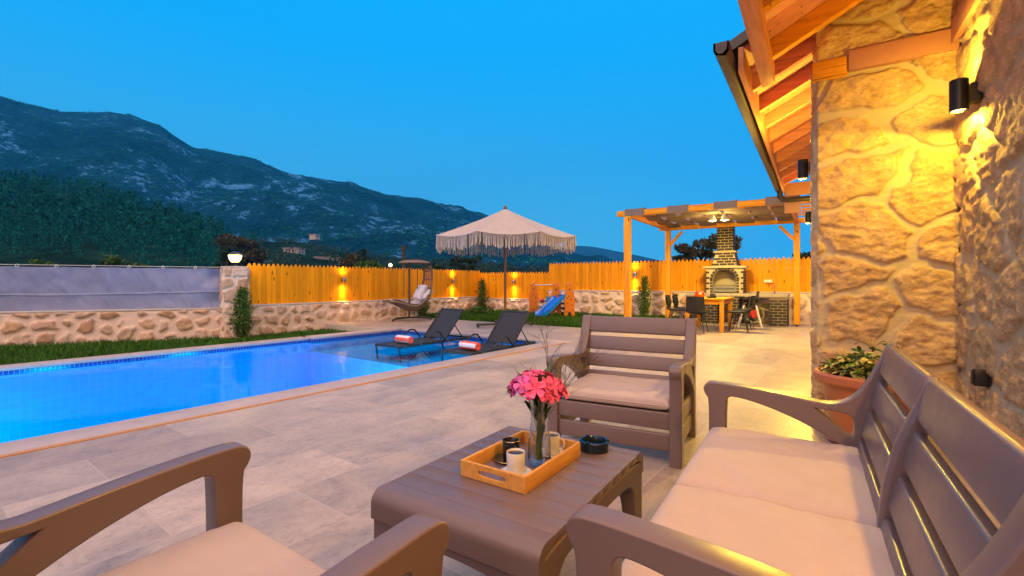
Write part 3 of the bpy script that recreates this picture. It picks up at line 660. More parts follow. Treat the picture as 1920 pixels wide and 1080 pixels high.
#@@HOUSE
# ------------------------------------------------------------------ house
house = thing('stone_house', 'yellow lit stone house with overhanging timber eaves on the right', 'house', (0, 0, 0))
HY0, HY1, XR = 4.70, 10.1, 0.89
def HT(x): return 2.93 + .51 * (x + .52)
def house_face(p, q, z0, z1, seed, res, cell):
    mt, L = frame2(p, q)
    return stone_sheet('stone_face', L, z0, z1, M['stone_house'], house, mt, res=res, cell=cell, gap=0.045, gapvar=.06, soft=.13, relief=.022, rough=.017, seed=seed, asp=.78)
house_face((0, HY0), (XR, HY0), 0, 3.70, 21, 0.0105, 0.52)
house_face((0, HY1), (0, HY0), 0, 3.14, 22, 0.025, 0.42)
house_face((XR, HY0), (XR, -6), 0, 3.70, 23, 0.016, 0.50)
MB().box(0.02, 5, HY0 + .02, HY1, 0, 3.14).build('wall_core', M['concrete'], house)
MB().box(XR + .02, 5, -6, HY0 + .018, 0, 3.68).build('wall_core', M['concrete'], house)
MB().box(0.03, XR + .1, HY0 + .025, HY0 + .3, 3.142, 3.68).build('wall_core', M['concrete'], house)
# wall plate beams let into the stone
MB().box(0.22, XR - .012, HY0 - .055, HY0 + .05, 2.86, 3.02).build('wall_plate', M['red_beam'], house, bevel=.006)
MB().box(-0.03, 0.214, HY0 - .05, HY0 + .05, 2.83, 2.99).build('beam_end', M['timber_x'], house, bevel=.02)
MB().box(XR - .06, XR + .04, 3.6, HY0 - .06, 2.90, 3.06).build('wall_plate', M['red_beam'], house, bevel=.006)
# roof
ang = math.atan(.51)
RY0 = 2.3
def slope_box(name, x0, x1, y0, y1, zo, th, mat):
    mb = MB(); vs = [(x, y, HT(x) + zo + d) for d in (0, th) for y in (y0, y1) for x in (x0, x1)]
    mb.add(vs, [(0, 2, 3, 1), (4, 5, 7, 6), (0, 1, 5, 4), (2, 6, 7, 3), (0, 4, 6, 2), (1, 3, 7, 5)])
    return mb.build(name, mat, house)
mb = MB(); y = RY0
while y < HY1 + .28:
    vs = [(x, yy, HT(x) + .125 + d) for d in (0, .02) for yy in (y, min(y + .137, HY1 + .28)) for x in (-.53 if y > HY0 - .5 else -.38, 3.0)]
    mb.add(vs, [(0, 2, 3, 1), (4, 5, 7, 6), (0, 1, 5, 4), (2, 6, 7, 3), (0, 4, 6, 2), (1, 3, 7, 5)]); y += .14
mb.build('soffit', M['soffit'], house)
slope_box('roof', -.60, 3.0, HY0 - .5, HY1 + .30, .15, .09, M['gutter']); slope_box('roof', -.41, 3.0, RY0 - .03, HY0 - .502, .15, .088, M['gutter'])
y = HY0 + .15
while y < HY1: 
    slope_box('rafter', -.49, .02, y, y + .07, -.02, .14, M['soffit']); y += .62
slope_box('rafter', -.36, 1.4, 4.42, 4.50, -.03, .15, M['timber_x'])
for yy in (3.6, 2.8): slope_box('rafter', -.36, 1.4, yy, yy + .08, -.03, .15, M['timber_x'])
MB().box(-.53, -.492, HY0 - .5, HY1 + .27, 2.86, 3.06).build('fascia', M['timber_y'], house)
MB().box(-.40, -.30, RY0 - .02, HY0 - .05, 2.86, 3.03).build('eave_beam', M['timber_y'], house, bevel=.005)
MB().box(-.49, -.02, HY1 + .23, HY1 + .27, 2.80, 3.04).build('gable_board', M['red_beam'], house)
g = MB(); prof = [(-.065, .06), (-.065, 0.0), (-.045, -.035), (.02, -.05), (.045, -.02), (.045, .06), (.035, .06), (.03, 0), (0, -.03), (-.03, -.025), (-.05, .0), (-.05, .06)]
vs = [(-.60 + a, yy, 2.93 + b) for yy in (3.88, HY1 + .3) for a, b in prof]; n = len(prof)
g.add(vs, [(i, (i + 1) % n, (i + 1) % n + n, i + n) for i in range(n)] + [(0, 1, 2, 3, 4, 5)[::-1], tuple(range(n))])
g.build('gutter', M['gutter'], house)
MB().tube([(-.58, HY1 + .22, 2.90), (-.58, HY1 + .24, 2.80), (-.54, HY1 + .25, 2.74), (-.44, HY1 + .25, 2.72), (-.06, HY1 + .22, 2.72), (0.0, HY1 + .12, 2.66)], .05, 10).build('downpipe', M['gutter'], house, smooth=True)

def sconce(x, y, z, label, e, up=.75, col=WARM):
    t = thing('wall_sconce', label, 'wall lamp', (x, y, z), 0, 'black cylinder lamps on the house')
    MB().lathe([(.045, .10), (.048, .097), (.048, -.10), (.041, -.10), (.041, -.085)], (-.085, 0, 0), n=24).build('lamp_body', M['black'], t, smooth=True)
    MB().lathe([(.040, 0), (0, .001)], (-.085, 0, -.088), n=20).build('lamp_lens', M['bulb'], t)
    MB().box(-.035, .02, -.035, .035, -.06, .06).build('lamp_bracket', M['black'], t)
    spot('lamp_light', t, (-.085, 0, -.105), (-.2, .12, -1), e, col, 180, .12, .03)
    spot('lamp_light', t, (-.085, 0, .105), (-.4, .3, 1), e * up, col, 180, .12, .03)
    return t
sconce(XR - .03, 4.12, 2.36, 'black cylinder wall lamp lighting the inner corner, largest in the photo', 60)
sconce(-.03, 5.80, 2.34, 'black cylinder wall lamp under the eaves just past the wall corner', 300, .5)
sconce(-.03, 9.80, 2.30, 'small far black cylinder wall lamp next to the pergola', 280, .12)
sconce(XR - .03, .75, 2.36, 'black cylinder wall lamp over the near end of the sofa, out of view', 150, .75, (1.0, .44, .03))
t = thing('wall_socket', 'small black outdoor socket box low on the stone wall behind the sofa', 'socket', (XR - .03, 3.96, .57), 0)
MB().box(-.05, .02, -.028, .028, -.05, .05).build('socket_box', M['black'], t, bevel=.006); MB().box(-.058, -.051, -.022, .022, -.042, .042).build('socket_lid', M['dark_iron'], t, bevel=.004)
#@@HILLS
# ------------------------------------------------------------------ hills
def prof(pts):
    xs, ys = zip(*pts); return lambda px: np.interp(px, xs, ys)
def hill(name, pts, d0f, d1f, mat, npx, nd, amp, seed, kx=(-1400, 2700), pw=1.2, z0=-2.0, nsc=120.0):
    Y = prof(pts)
    def surf(px, t):
        px = np.asarray(px, float); t = np.asarray(t, float)
        d0 = d0f(px); d1 = d1f(px); tt = np.clip(t, 0, 1)
        d = d0 + (d1 - d0) * t
        r = (px - PXC) / FOC; s, c = sin(YAW), cos(YAW)
        X = d * (-s + r * c); Yw = d * (c + r * s)
        top = HC + (HZ - Y(px)) / FOC * d1
        g = tt ** pw
        nn = (fbm(X / nsc, Yw / nsc, 5, seed) - .5) * 2
        ridge = 1 - np.abs(fbm(X / (nsc * 2.2) + 3, Yw / (nsc * 2.2), 4, seed + 9) * 2 - 1) * 2
        z = z0 + (top - z0) * g + amp * (nn + .7 * ridge) * np.sin(np.clip(tt, 0, 1) * pi) ** .7 + amp * (.06 * nn + .30 * (fbm(X / (nsc * .22), Yw / (nsc * .22), 4, seed + 3, .6) - .5))
        z = np.where(t > 1, z - (t - 1) * (top - z0) * .8, z)
        return X, Yw, z
    PX, T = np.meshgrid(np.linspace(kx[0], kx[1], npx), np.linspace(0, 1.25, nd))
    X, Yw, Z = surf(PX, T)
    idx = np.arange(npx * nd).reshape(nd, npx); f = np.stack([idx[:-1, :-1], idx[:-1, 1:], idx[1:, 1:], idx[1:, :-1]], -1).reshape(-1, 4)
    me = bpy.data.meshes.new(name); me.from_pydata(np.stack([X, Yw, Z], -1).reshape(-1, 3).tolist(), [], f.tolist())
    o = finish(name, me, mat, smooth=True, recalc=False); struct(o); return surf
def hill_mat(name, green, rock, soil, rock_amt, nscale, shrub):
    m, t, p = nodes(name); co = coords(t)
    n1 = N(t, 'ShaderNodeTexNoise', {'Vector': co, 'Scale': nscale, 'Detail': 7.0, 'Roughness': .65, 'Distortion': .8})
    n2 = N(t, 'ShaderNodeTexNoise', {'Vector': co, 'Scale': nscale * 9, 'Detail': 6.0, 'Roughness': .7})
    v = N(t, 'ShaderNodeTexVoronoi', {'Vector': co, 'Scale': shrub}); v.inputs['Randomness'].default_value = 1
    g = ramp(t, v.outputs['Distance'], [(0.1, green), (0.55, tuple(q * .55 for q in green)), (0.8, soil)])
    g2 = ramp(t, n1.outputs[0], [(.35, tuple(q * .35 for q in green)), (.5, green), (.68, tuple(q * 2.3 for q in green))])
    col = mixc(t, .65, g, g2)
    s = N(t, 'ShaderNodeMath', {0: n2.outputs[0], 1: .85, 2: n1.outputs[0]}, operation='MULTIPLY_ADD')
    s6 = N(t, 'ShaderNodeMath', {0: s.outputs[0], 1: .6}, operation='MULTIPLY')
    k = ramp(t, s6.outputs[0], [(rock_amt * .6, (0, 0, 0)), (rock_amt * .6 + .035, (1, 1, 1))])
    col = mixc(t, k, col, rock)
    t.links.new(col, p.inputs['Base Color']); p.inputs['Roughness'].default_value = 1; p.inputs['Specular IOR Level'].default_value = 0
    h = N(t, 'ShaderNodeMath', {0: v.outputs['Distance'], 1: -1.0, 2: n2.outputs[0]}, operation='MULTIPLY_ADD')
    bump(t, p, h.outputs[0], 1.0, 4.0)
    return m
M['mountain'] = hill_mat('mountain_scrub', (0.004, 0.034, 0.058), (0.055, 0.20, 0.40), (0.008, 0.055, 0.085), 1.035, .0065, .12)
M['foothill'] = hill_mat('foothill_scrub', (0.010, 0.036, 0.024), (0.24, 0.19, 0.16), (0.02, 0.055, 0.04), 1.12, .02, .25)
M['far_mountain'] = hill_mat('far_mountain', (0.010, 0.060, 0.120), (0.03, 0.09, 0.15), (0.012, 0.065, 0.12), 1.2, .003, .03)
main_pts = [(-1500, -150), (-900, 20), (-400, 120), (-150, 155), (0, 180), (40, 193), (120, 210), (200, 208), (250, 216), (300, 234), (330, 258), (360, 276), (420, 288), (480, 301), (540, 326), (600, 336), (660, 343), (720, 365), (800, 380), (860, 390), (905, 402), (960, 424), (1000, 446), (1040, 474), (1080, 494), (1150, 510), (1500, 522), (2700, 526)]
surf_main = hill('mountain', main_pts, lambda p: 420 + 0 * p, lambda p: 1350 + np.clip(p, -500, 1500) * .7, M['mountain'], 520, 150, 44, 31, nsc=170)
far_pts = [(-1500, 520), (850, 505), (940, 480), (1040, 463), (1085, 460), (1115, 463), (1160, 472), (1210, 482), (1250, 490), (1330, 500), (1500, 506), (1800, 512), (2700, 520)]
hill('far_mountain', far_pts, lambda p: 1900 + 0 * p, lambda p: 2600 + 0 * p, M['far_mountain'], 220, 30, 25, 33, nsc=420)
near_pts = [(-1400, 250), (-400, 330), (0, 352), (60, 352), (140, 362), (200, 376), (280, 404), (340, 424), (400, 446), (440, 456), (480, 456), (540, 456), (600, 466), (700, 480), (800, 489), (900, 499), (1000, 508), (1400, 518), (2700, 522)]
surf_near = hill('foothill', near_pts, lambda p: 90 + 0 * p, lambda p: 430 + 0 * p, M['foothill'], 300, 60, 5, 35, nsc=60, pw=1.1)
mb = MB(); mb.add([(-3400, -3400, -2.4), (3400, -3400, -2.4), (3400, 3400, -2.4), (-3400, 3400, -2.4)], [(0, 1, 2, 3)])
struct(mb.build('ground', M['foothill'], recalc=False))

def leaf_cloud(cent, rad, n, size, rs, stretch=(1, 1, 1), up=0.0):
    """n small leaf clumps (triangles) filling an ellipsoid shell"""
    d = rs.normal(size=(n, 3)); d /= np.linalg.norm(d, axis=1)[:, None]
    rr = rs.uniform(.35, 1, n) ** .5
    p = cent + d * rr[:, None] * rad * np.array(stretch)
    return tri_leaves(p, size, rs, up)
def tri_leaves(p, size, rs, up=0.0):
    n = len(p); a = rs.normal(size=(n, 3)); a[:, 2] += up; a /= np.linalg.norm(a, axis=1)[:, None]
    b = np.cross(a, rs.normal(size=(n, 3))); b /= np.linalg.norm(b, axis=1)[:, None]
    s = size * rs.uniform(.6, 1.4, n)[:, None]
    return np.stack([p - b * s * .45, p + b * s * .45, p + a * s * 1.2], 1)
def tri_object(name, T, mat, parent=None):
    T = np.concatenate(T).reshape(-1, 3); me = bpy.data.meshes.new(name)
    me.from_pydata(T.tolist(), [], np.arange(len(T)).reshape(-1, 3).tolist())
    return finish(name, me, mat, parent, recalc=False)
rs = np.random.RandomState(5)
T = []
def forest(px0, px1, t0, t1, n, hmin, hmax, k, surf_near=surf_near):
    px = rs.uniform(px0, px1, n); t = rs.uniform(t0, t1, n) ** .8
    X, Y, Z = surf_near(px, t)
    for i in range(n):
        h = rs.uniform(hmin, hmax); m = k
        u = rs.uniform(0, 1, m) ** .75; ang = rs.uniform(0, 2 * pi, m); rad = h * .19 * (1 - u * .88) * rs.uniform(.35, 1.1, m)
        p = np.stack([X[i] + rad * np.cos(ang), Y[i] + rad * np.sin(ang), Z[i] + h * (.12 + .88 * u)], 1)
        T.append(tri_leaves(p, h * .066, rs, 1.2))
forest(-700, 420, .18, 1.0, 1300, 7, 17, 100)
forest(300, 480, .5, 1.0, 120, 6, 10, 58)
forest(-300, 420, .06, .32, 620, 4, 8, 60)
forest(-300, 620, .02, .42, 900, 8, 15, 42, surf_main)
tag(tri_object('pine_forest', T, M['leaf_forest']), 'dark pine forest covering the foothill above the tarpaulin', 'forest', kind='stuff')
T = []; n = 420; px = rs.uniform(430, 1250, n); t = rs.uniform(.2, 1.0, n); X, Y, Z = surf_near(px, t)
for i in range(n):
    h = rs.uniform(2.2, 5.5); T.append(leaf_cloud(np.array((X[i], Y[i], Z[i] + h * .4)), h * .5, 34, h * .16, rs, (1.1, 1.1, .8)))
tag(tri_object('valley_bushes', T, M['leaf_dark']), 'scattered dark bushes over the pale valley slope behind the fence', 'bushes', kind='stuff')
T = []; n = 6500; px = rs.uniform(-300, 1100, n); t = rs.uniform(.05, 1.0, n); X, Y, Z = surf_main(px, t)
for i in range(n):
    h = rs.uniform(2.5, 6); T.append(leaf_cloud(np.array((X[i], Y[i], Z[i] + h * .25)), h * .7, 9, h * .5, rs, (1.2, 1.2, .7)))
tag(tri_object('hillside_scrub', T, M['leaf_forest']), 'low scrub dotting the mountain slope', 'scrub', kind='stuff')

# trees just beyond the garden
def tree(name, label, px, d, ytop, width_px, mat, seed, shape='round', base_z=-2.0, n=2600, leaf=.22):
    r_ = np.random.RandomState(seed); c = at(px, HZ, d); top = HC + (HZ - ytop) / FOC * d; W = width_px / FOC * d; H = top - base_z
    root = thing(name, label, 'tree', (c.x, c.y, base_z), 0)
    T = []; mb = MB(); q = random.Random(seed)
    mb.tube([(0, 0, 0), (.04 * H * q.uniform(-1, 1), .02 * H, H * .35), (.05 * H * q.uniform(-1, 1), 0, H * .62), (.03 * H, .02 * H, H * .86)], [H * .030 + .05, H * .024 + .03, H * .016 + .02, .02], 8)
    nb = 9 if shape == 'round' else 24
    for k in range(nb):
        a = 2 * pi * k / nb * 2.4 + q.uniform(-.4, .4)
        if shape == 'round': zz = H * q.uniform(.55, .90); rr = W * .5 * q.uniform(.30, .80); cr = W * q.uniform(.15, .24)
        else: zz = H * (.50 + .46 * q.random()); rr = W * .5 * q.uniform(.35, .95); cr = W * q.uniform(.06, .115)
        e = (rr * cos(a), rr * sin(a), zz)
        mb.tube([(0, 0, zz * .62), (e[0] * .5, e[1] * .5, zz * .86), e], [H * .012 + .02, H * .008 + .012, .012], 5)
        T.append(leaf_cloud(np.array(e), cr, n // nb, leaf, r_, (1.15, 1.15, .62 if shape != 'round' else .8), .4))
    if shape == 'round': T.append(leaf_cloud(np.array((0, 0, H * .86)), W * .2, n // 7, leaf, r_, (1, 1, .65), .4))
    mb.build('trunk', M['bark'], root, smooth=True)
    tri_object('crown', T, mat, root)
    return root
tree('leafy_tree', 'small fresh green tree showing above the tarpaulin', 212, 42, 468, 40, M['leaf_green'], 1, n=1500, leaf=.22)
tree('leafy_tree', 'yellow green bush just peeping over the tarpaulin, furthest left', 92, 40, 484, 50, M['leaf_green'], 2, n=1200, leaf=.2)
tree('leafy_tree', 'low green bush peeping over the tarpaulin right of the small tree', 252, 44, 487, 40, M['leaf_green'], 3, n=900, leaf=.2)
tree('pine_tree', 'broad olive brown pine standing behind the lantern', 452, 120, 440, 76, M['leaf_brown'], 4, n=3200, leaf=.55)
tree('pine_tree', 'dark low pine left of the broad olive pine behind the lantern', 424, 110, 458, 40, M['leaf_dark'], 5, n=1800, leaf=.5)
tree('leafy_tree', 'mid green leafy tree above the fence left of the hanging chair', 690, 46, 483, 62, M['leaf_green'], 6, n=2200, leaf=.26)
tree('pine_tree', 'dark slim tree above the fence near the far roofs', 682, 120, 459, 26, M['leaf_dark'], 7, n=1400, leaf=.5)
tree('leafy_tree', 'grey green round tree above the fence beside the mid green tree', 657, 80, 474, 40, M['leaf_brown'], 8, n=1600, leaf=.4)
tree('umbrella_pine', 'dark spreading pine behind the fence corner left of the parasol pole', 872, 60, 480, 74, M['leaf_dark'], 9, 'flat', n=3600, leaf=.24)
tree('leafy_tree', 'dim green tree above the fence between hanging chair and spreading pine', 822, 70, 492, 40, M['leaf_dark'], 10, n=1400, leaf=.35)
tree('umbrella_pine', 'open branched pine silhouetted behind the barbecue chimney', 1312, 34, 441, 150, M['leaf_brown'], 12, 'flat', n=6500, leaf=.17)
tree('leafy_tree', 'dark green tree above the fence by the right pergola post', 1520, 40, 462, 60, M['leaf_dark'], 13, n=2600, leaf=.18)
for k, (px, y, d, wd, lab) in enumerate(((552, 466, 260, 9, 'pale flat roofed house on the valley slope, highest one'), (612, 483, 230, 11, 'long pale house on the valley slope above the fence'), (655, 487, 215, 7, 'small pale hut on the valley slope near the leafy trees'), (590, 440, 420, 7, 'tiny pale house far up the slope'))):
    c = at(px, y, d); t = thing('far_house', lab, 'house', (c.x, c.y, c.z - 3.2), R(25 + 30 * k))
    MB().box(-wd / 2, wd / 2, -3, 3, -1.5, 3.0).build('wall', M['house_white'], t); MB().box(-wd / 2 - .5, wd / 2 + .5, -3.5, 3.5, 3.02, 3.4).build('roof', M['house_roof'], t)
    mb = MB(); [mb.box(-wd / 2 + 1 + j * 2, -wd / 2 + 1.9 + j * 2, -3.06, -3.01, 1, 2.2) for j in range(int(wd / 2) - 1)]; mb.build('window', M['black'], t)
c = at(757, HZ, 24); t = thing('utility_pole', 'thin weathered utility pole rising behind the hanging chair', 'pole', (c.x, c.y, -1.5))
MB().tube([(0, 0, 0), (0, 0, 4.55)], [.11, .09], 10).build('pole', M['bark'], t); MB().cbox((0.05, 0, 4.4), (.5, .07, .07)).build('crossarm', M['dark_iron'], t)
c = at(732, HZ, 70); t = thing('street_lamp', 'tiny glowing street lamp beyond the fence left of the pole', 'street lamp', (c.x, c.y, -1.5))
MB().tube([(0, 0, 0), (0, 0, 5.0)], .07, 8).build('post', M['dark_iron'], t); MB().lathe([(.0, 0), (.22, .1), (.26, .3), (.15, .5), (0, .55)], (0, 0, 5.0), 12).build('lamp_globe', M['bulb'], t)
def haze():
    m = bpy.data.materials.new('evening_haze'); m.use_nodes = True; t = m.node_tree; t.nodes.clear()
    o = t.nodes.new('ShaderNodeOutputMaterial'); v = N(t, 'ShaderNodeVolumePrincipled', {'Color': (0.02, 0.42, 1.0, 1), 'Density': 0.00018, 'Anisotropy': 0.0}); t.links.new(v.outputs[0], o.inputs['Volume'])
    h = MB().box(-3600, 3600, -3600, 3600, -3.4, 1000).build('haze', m); h['kind'] = 'stuff'; h['label'] = 'thin blue evening haze in the air over the valley'; h['category'] = 'haze'
haze()
#@@OBJECTS
# ------------------------------------------------------------------ garden furniture in taupe resin
YS = 1.06
def ys(l): return [(a * YS, b) for a, b in l]
SIDE = smooth_loop(ys([(.012, 0), (.012, .30), (.012, .545), (-.004, .56), (-.016, .592), (-.004, .622), (.03, .632), (.15, .625), (.30, .611), (.42, .594), (.50, .585), (.56, .60), (.605, .64), (.64, .70), (.68, .79), (.704, .855), (.715, .878), (.738, .878), (.75, .862), (.725, .76), (.692, .62), (.678, .50), (.684, .35), (.70, .15), (.716, 0), (.640, 0), (.622, .15), (.606, .33), (.585, .37), (.50, .434), (.38, .496), (.25, .543), (.15, .565), (.094, .566), (.088, .50), (.086, .25), (.088, 0)]), 2, sharp=(0, 24, 25, 36))
HOLE = smooth_loop(ys([(.45, .560), (.51, .556), (.575, .549), (.594, .53), (.597, .46), (.586, .44), (.535, .485), (.49, .525)]), 1, sharp=(0,))
MID = smooth_loop(ys([(.594, .33), (.600, .5), (.638, .68), (.686, .80), (.708, .872), (.738, .872), (.715, .75), (.685, .60), (.68, .33)]), 2, sharp=(0, 8))
def backy(z): return (.637 + (z - .5) * .235) * YS
def cushion_mesh(W, D, T, seed=0, p=16, q=2.6):
    nu, nv = 40, 34
    us = np.sin(np.linspace(-pi / 2, pi / 2, nu)); vs_ = np.sin(np.linspace(-pi / 2, pi / 2, nv)); U, V = np.meshgrid(us, vs_)
    f = np.clip((1 - np.abs(U) ** p) * (1 - np.abs(V) ** p), 0, 1) ** (1 / q)
    n = (fbm(U * W * 6 + 5, V * D * 6, 3, seed) - .5) + 1.1 * (fbm(U * W * 2.5 + V * D * 3 + 7, V * D * 9 - U * W * 4, 3, seed + 2) - .5)
    top = T / 2 * f * (1 + .10 * (1 - U ** 2) * (1 - V ** 2)) + .011 * n * f
    bot = -T / 2 * f * .9
    mb = MB(); idx = np.arange(nu * nv).reshape(nv, nu)
    X = U * W / 2; Y = V * D / 2
    vt = np.stack([X, Y, top], -1).reshape(-1, 3).tolist(); vb = np.stack([X, Y, bot], -1).reshape(-1, 3).tolist()
    ft = np.stack([idx[:-1, :-1], idx[:-1, 1:], idx[1:, 1:], idx[1:, :-1]], -1).reshape(-1, 4).tolist()
    mb.add(vt, ft); mb.add(vb, [g[::-1] for g in ft])
    rim = [(sx * W / 2 * abs(cos(a)) ** .16, sy * D / 2 * abs(sin(a)) ** .16, 0) for a, sx, sy in [(2 * pi * k / 96, 1 if cos(2 * pi * k / 96) >= 0 else -1, 1 if sin(2 * pi * k / 96) >= 0 else -1) for k in range(97)]]
    if p > 8: mb.tube(rim, .0045, 6, caps=False)
    return mb
def seating(name, label, cat, W, loc, rz, mids=(), group=None):
    root = thing(name, label, cat, loc, rz, group); F = M['furniture']; tw = .075
    for s in (-1, 1):
        o = finish('side_frame', plate([SIDE, HOLE], tw, .006), F, root, smooth=True, recalc=False); o.location = (s * (W / 2 - tw / 2), 0, 0)
        mb = MB(); x = s * (W / 2 - tw / 2)
        mb.box(x - .016, x + .016, .085, .655, .085, .195); mb.box(x - .016, x + .016, .085, .64, .222, .330)
        mb.build('side_board', F, root, bevel=.006)
    xi = W / 2 - tw + .004; st = [-xi] + list(mids) + [xi]
    for m_ in mids:
        o = finish('back_post', plate([MID], .055, .012), F, root, smooth=True, recalc=False); o.location = (m_, 0, 0)
    for a, b in zip(st[:-1], st[1:]):
        a2 = a + (.024 if a in mids else 0); b2 = b - (.024 if b in mids else 0)
        for z0, z1 in ((.742, .874), (.604, .716), (.472, .578), (.35, .446)):
            zc = (z0 + z1) / 2; mb = MB()
            mb.cbox(((a2 + b2) / 2, backy(zc), zc), (b2 - a2, .034 if z0 < .7 else .04, z1 - z0), rx=-math.atan(.235 * YS))
            mb.build('back_slat', F, root, bevel=.011, seg=3)
    mb = MB(); mb.box(-xi, xi, .030, .056, .222, .332); mb.box(-xi, xi, .036, .062, .085, .196); mb.build('front_board', F, root, bevel=.010, seg=3)
    MB().box(-xi, xi, .058, .68, .296, .328).build('seat_base', F, root)
    for k, (a, b) in enumerate(zip(st[:-1], st[1:])):
        wd = b - a - .006
        o = cushion_mesh(wd, .645, .088, k + int(W * 10)).build('seat_cushion', M['cushion'], root, smooth=True, recalc=False)
        o.location = ((a + b) / 2, .348, .374)
    return root
seating('armchair', 'taupe slatted armchair with cream cushion across the table, turned towards the camera', 'armchair', .90, (-1.14, 2.94, 0), R(5), group='taupe armchairs')
seating('armchair', 'taupe armchair with cream cushion at the lower left, seen from behind its arms', 'armchair', .93, (-1.15, .80, 0), R(179), group='taupe armchairs')
seating('garden_sofa', 'two seat taupe slatted sofa with cream cushions along the house wall', 'sofa', 1.74, (-.475, 1.83, 0), R(-89.3), mids=(0.02,))

# coffee table
t = thing('coffee_table', 'low taupe coffee table with grooved top carrying the tray', 'table', (-.948, 1.535, 0), 0)
F = M['furniture']; TW, TD = .66, .90
mb = MB(); nb = 10; bw = (TD - .0) / nb
for k in range(1, nb - 1): mb.box(-TW / 2 + .0, TW / 2 - .0, -TD / 2 + k * bw + .0005, -TD / 2 + (k + 1) * bw - .0005, .414, .440)
mb.build('tabletop', F, t, bevel=.0012)
for s in (-1, 1):        # rounded end boards that roll down into the legs
    pr = [(0, .0)] ; n = 7; r_ = .045; pts = [(bw - .0016, .440)] + [(r_ - r_ * sin(a), .440 - r_ + r_ * cos(a)) for a in [pi / 2 * i / n for i in range(n + 1)]] + [(0, .345), (.03, .345), (.035, .40), (bw - .0016, .412)]
    v = [(x, s * (-TD / 2 + a), z) for x in (-TW / 2, TW / 2) for a, z in pts]; n = len(pts)
    MB().add(v, [tuple(range(n)), tuple(range(2 * n - 1, n - 1, -1))] + [(i, (i + 1) % n, (i + 1) % n + n, i + n) for i in range(n)]).build('end_board', F, t, smooth=True)
    hx = TW / 2 - .002
    o = plate([smooth_loop([(-hx, 0), (-hx, .35), (hx, .35), (hx, 0), (hx - .062, 0), (hx - .075, .22), (hx - .105, .285), (hx - .17, .305), (0, .315), (-hx + .17, .305), (-hx + .105, .285), (-hx + .075, .22), (-hx + .062, 0)], 2, sharp=(0, 1, 2, 3, 4, 12))], .05, .008)
    o.transform(Matrix.Rotation(-pi / 2, 4, 'Z')); o = finish('end_frame', o, F, t, smooth=True, recalc=False); o.location = (0, s * (TD / 2 - .032), 0)
    hy = TD / 2 - .012
    o = finish('side_rail', plate([smooth_loop([(-hy, 0), (-hy, .36), (-hy + .035, .412), (hy - .035, .412), (hy, .36), (hy, 0), (hy - .085, 0), (hy - .10, .27), (hy - .125, .325), (hy - .20, .345), (0, .352), (-hy + .20, .345), (-hy + .125, .325), (-hy + .10, .27), (-hy + .085, 0)], 2, sharp=(0, 5, 6, 14))], .055, .008), F, t, smooth=True, recalc=False); o.location = (s * (TW / 2 - .029), 0, 0)
TZ = .4405
# bamboo tray
t = thing('serving_tray', 'bamboo serving tray with cut-out handles on the coffee table', 'tray', (-.953, 1.555, TZ), R(-1))
a, b, h = .135, .212, .058
MB().box(-a + .012, a - .012, -b + .012, b - .012, .003, .010).build('tray_base', M['furniture'], t)
for s in (-1, 1):
    MB().box(s * a - .006, s * a + .006, -b + .0125, b - .0125, 0, h).build('side_wall', M['bamboo'], t, bevel=.002)
    o = plate([smooth_loop([(-a - .006, 0), (-a - .006, h), (a + .006, h), (a + .006, 0)], 0), smooth_loop([(-.055, .018), (-.062, .028), (-.055, .038), (.055, .038), (.062, .028), (.055, .018)], 1)], .012, .002)
    o.transform(Matrix.Rotation(-pi / 2, 4, 'Z')); o = finish('end_wall', o, M['bamboo'], t, smooth=True, recalc=False); o.location = (0, s * (b - .0065), 0)
def cup(loc, label, slabel, mat, rz, sx=0):
    s_ = thing('saucer', slabel, 'saucer', (loc[0] + sx, loc[1], loc[2]), rz)
    MB().lathe([(.0, .001), (.035, .0), (.058, .007), (.060, .009), (.056, .010), (.034, .004), (0, .004)], n=10 if mat == 'ceramic_w' else 28).build('saucer_dish', M[mat], s_, smooth=mat != 'ceramic_w')
    if mat == 'ceramic_b': MB().tube([(.060 * cos(g), .060 * sin(g), .0092) for g in [k * pi / 14 for k in range(29)]], .0012, 5, caps=False).build('gold_edge', M['gold_rim'], s_)
    t = thing('coffee_cup', label, 'cup', (loc[0], loc[1], loc[2] + .005), rz)
    MB().lathe([(0, 0), (.029, 0), (.031, .003), (.0335, .04), (.0345, .075), (.0335, .077), (.032, .075), (.030, .03), (.0285, .008), (0, .006)], n=32).build('cup_body', M[mat], t, smooth=True)
    MB().lathe([(.0322, .0685), (0, .0688)], n=24).build('coffee', M['coffee'], t)
    MB().tube([(.031, 0, .062), (.044, 0, .064), (.053, 0, .054), (.054, 0, .038), (.047, 0, .024), (.031, 0, .018)], .0042, 8).build('handle', M[mat], t, smooth=True)
    if mat == 'ceramic_b': MB().tube([(.0338 * cos(g), .0338 * sin(g), .0772) for g in [k * pi / 14 for k in range(29)]], .0011, 5, caps=False).build('gold_edge', M['gold_rim'], t)
TS = TZ + .0105
cup((-.922, 1.449, TS), 'white cup of black coffee nearest the camera on the tray', 'white saucer under the nearest white cup', 'ceramic_w', R(118))
cup((-1.005, 1.545, TS), 'black cup of coffee with gold rim on the tray', 'black saucer with thin gold edge on the tray', 'ceramic_b', R(-35), -.012)
cup((-.905, 1.692, TS), 'white cup on the tray partly seen through the glass vase', 'white saucer under the cup behind the vase', 'ceramic_w', R(10))
t = thing('ashtray', 'round black ashtray on the coffee table beside the tray', 'ashtray', (-.792, 1.865, TZ), 0)
MB().lathe([(0, 0), (.058, 0), (.062, .004), (.063, .038), (.060, .042), (.052, .042), (.048, .036), (.046, .014), (0, .011)], n=36).build('bowl', M['ash'], t, smooth=True)
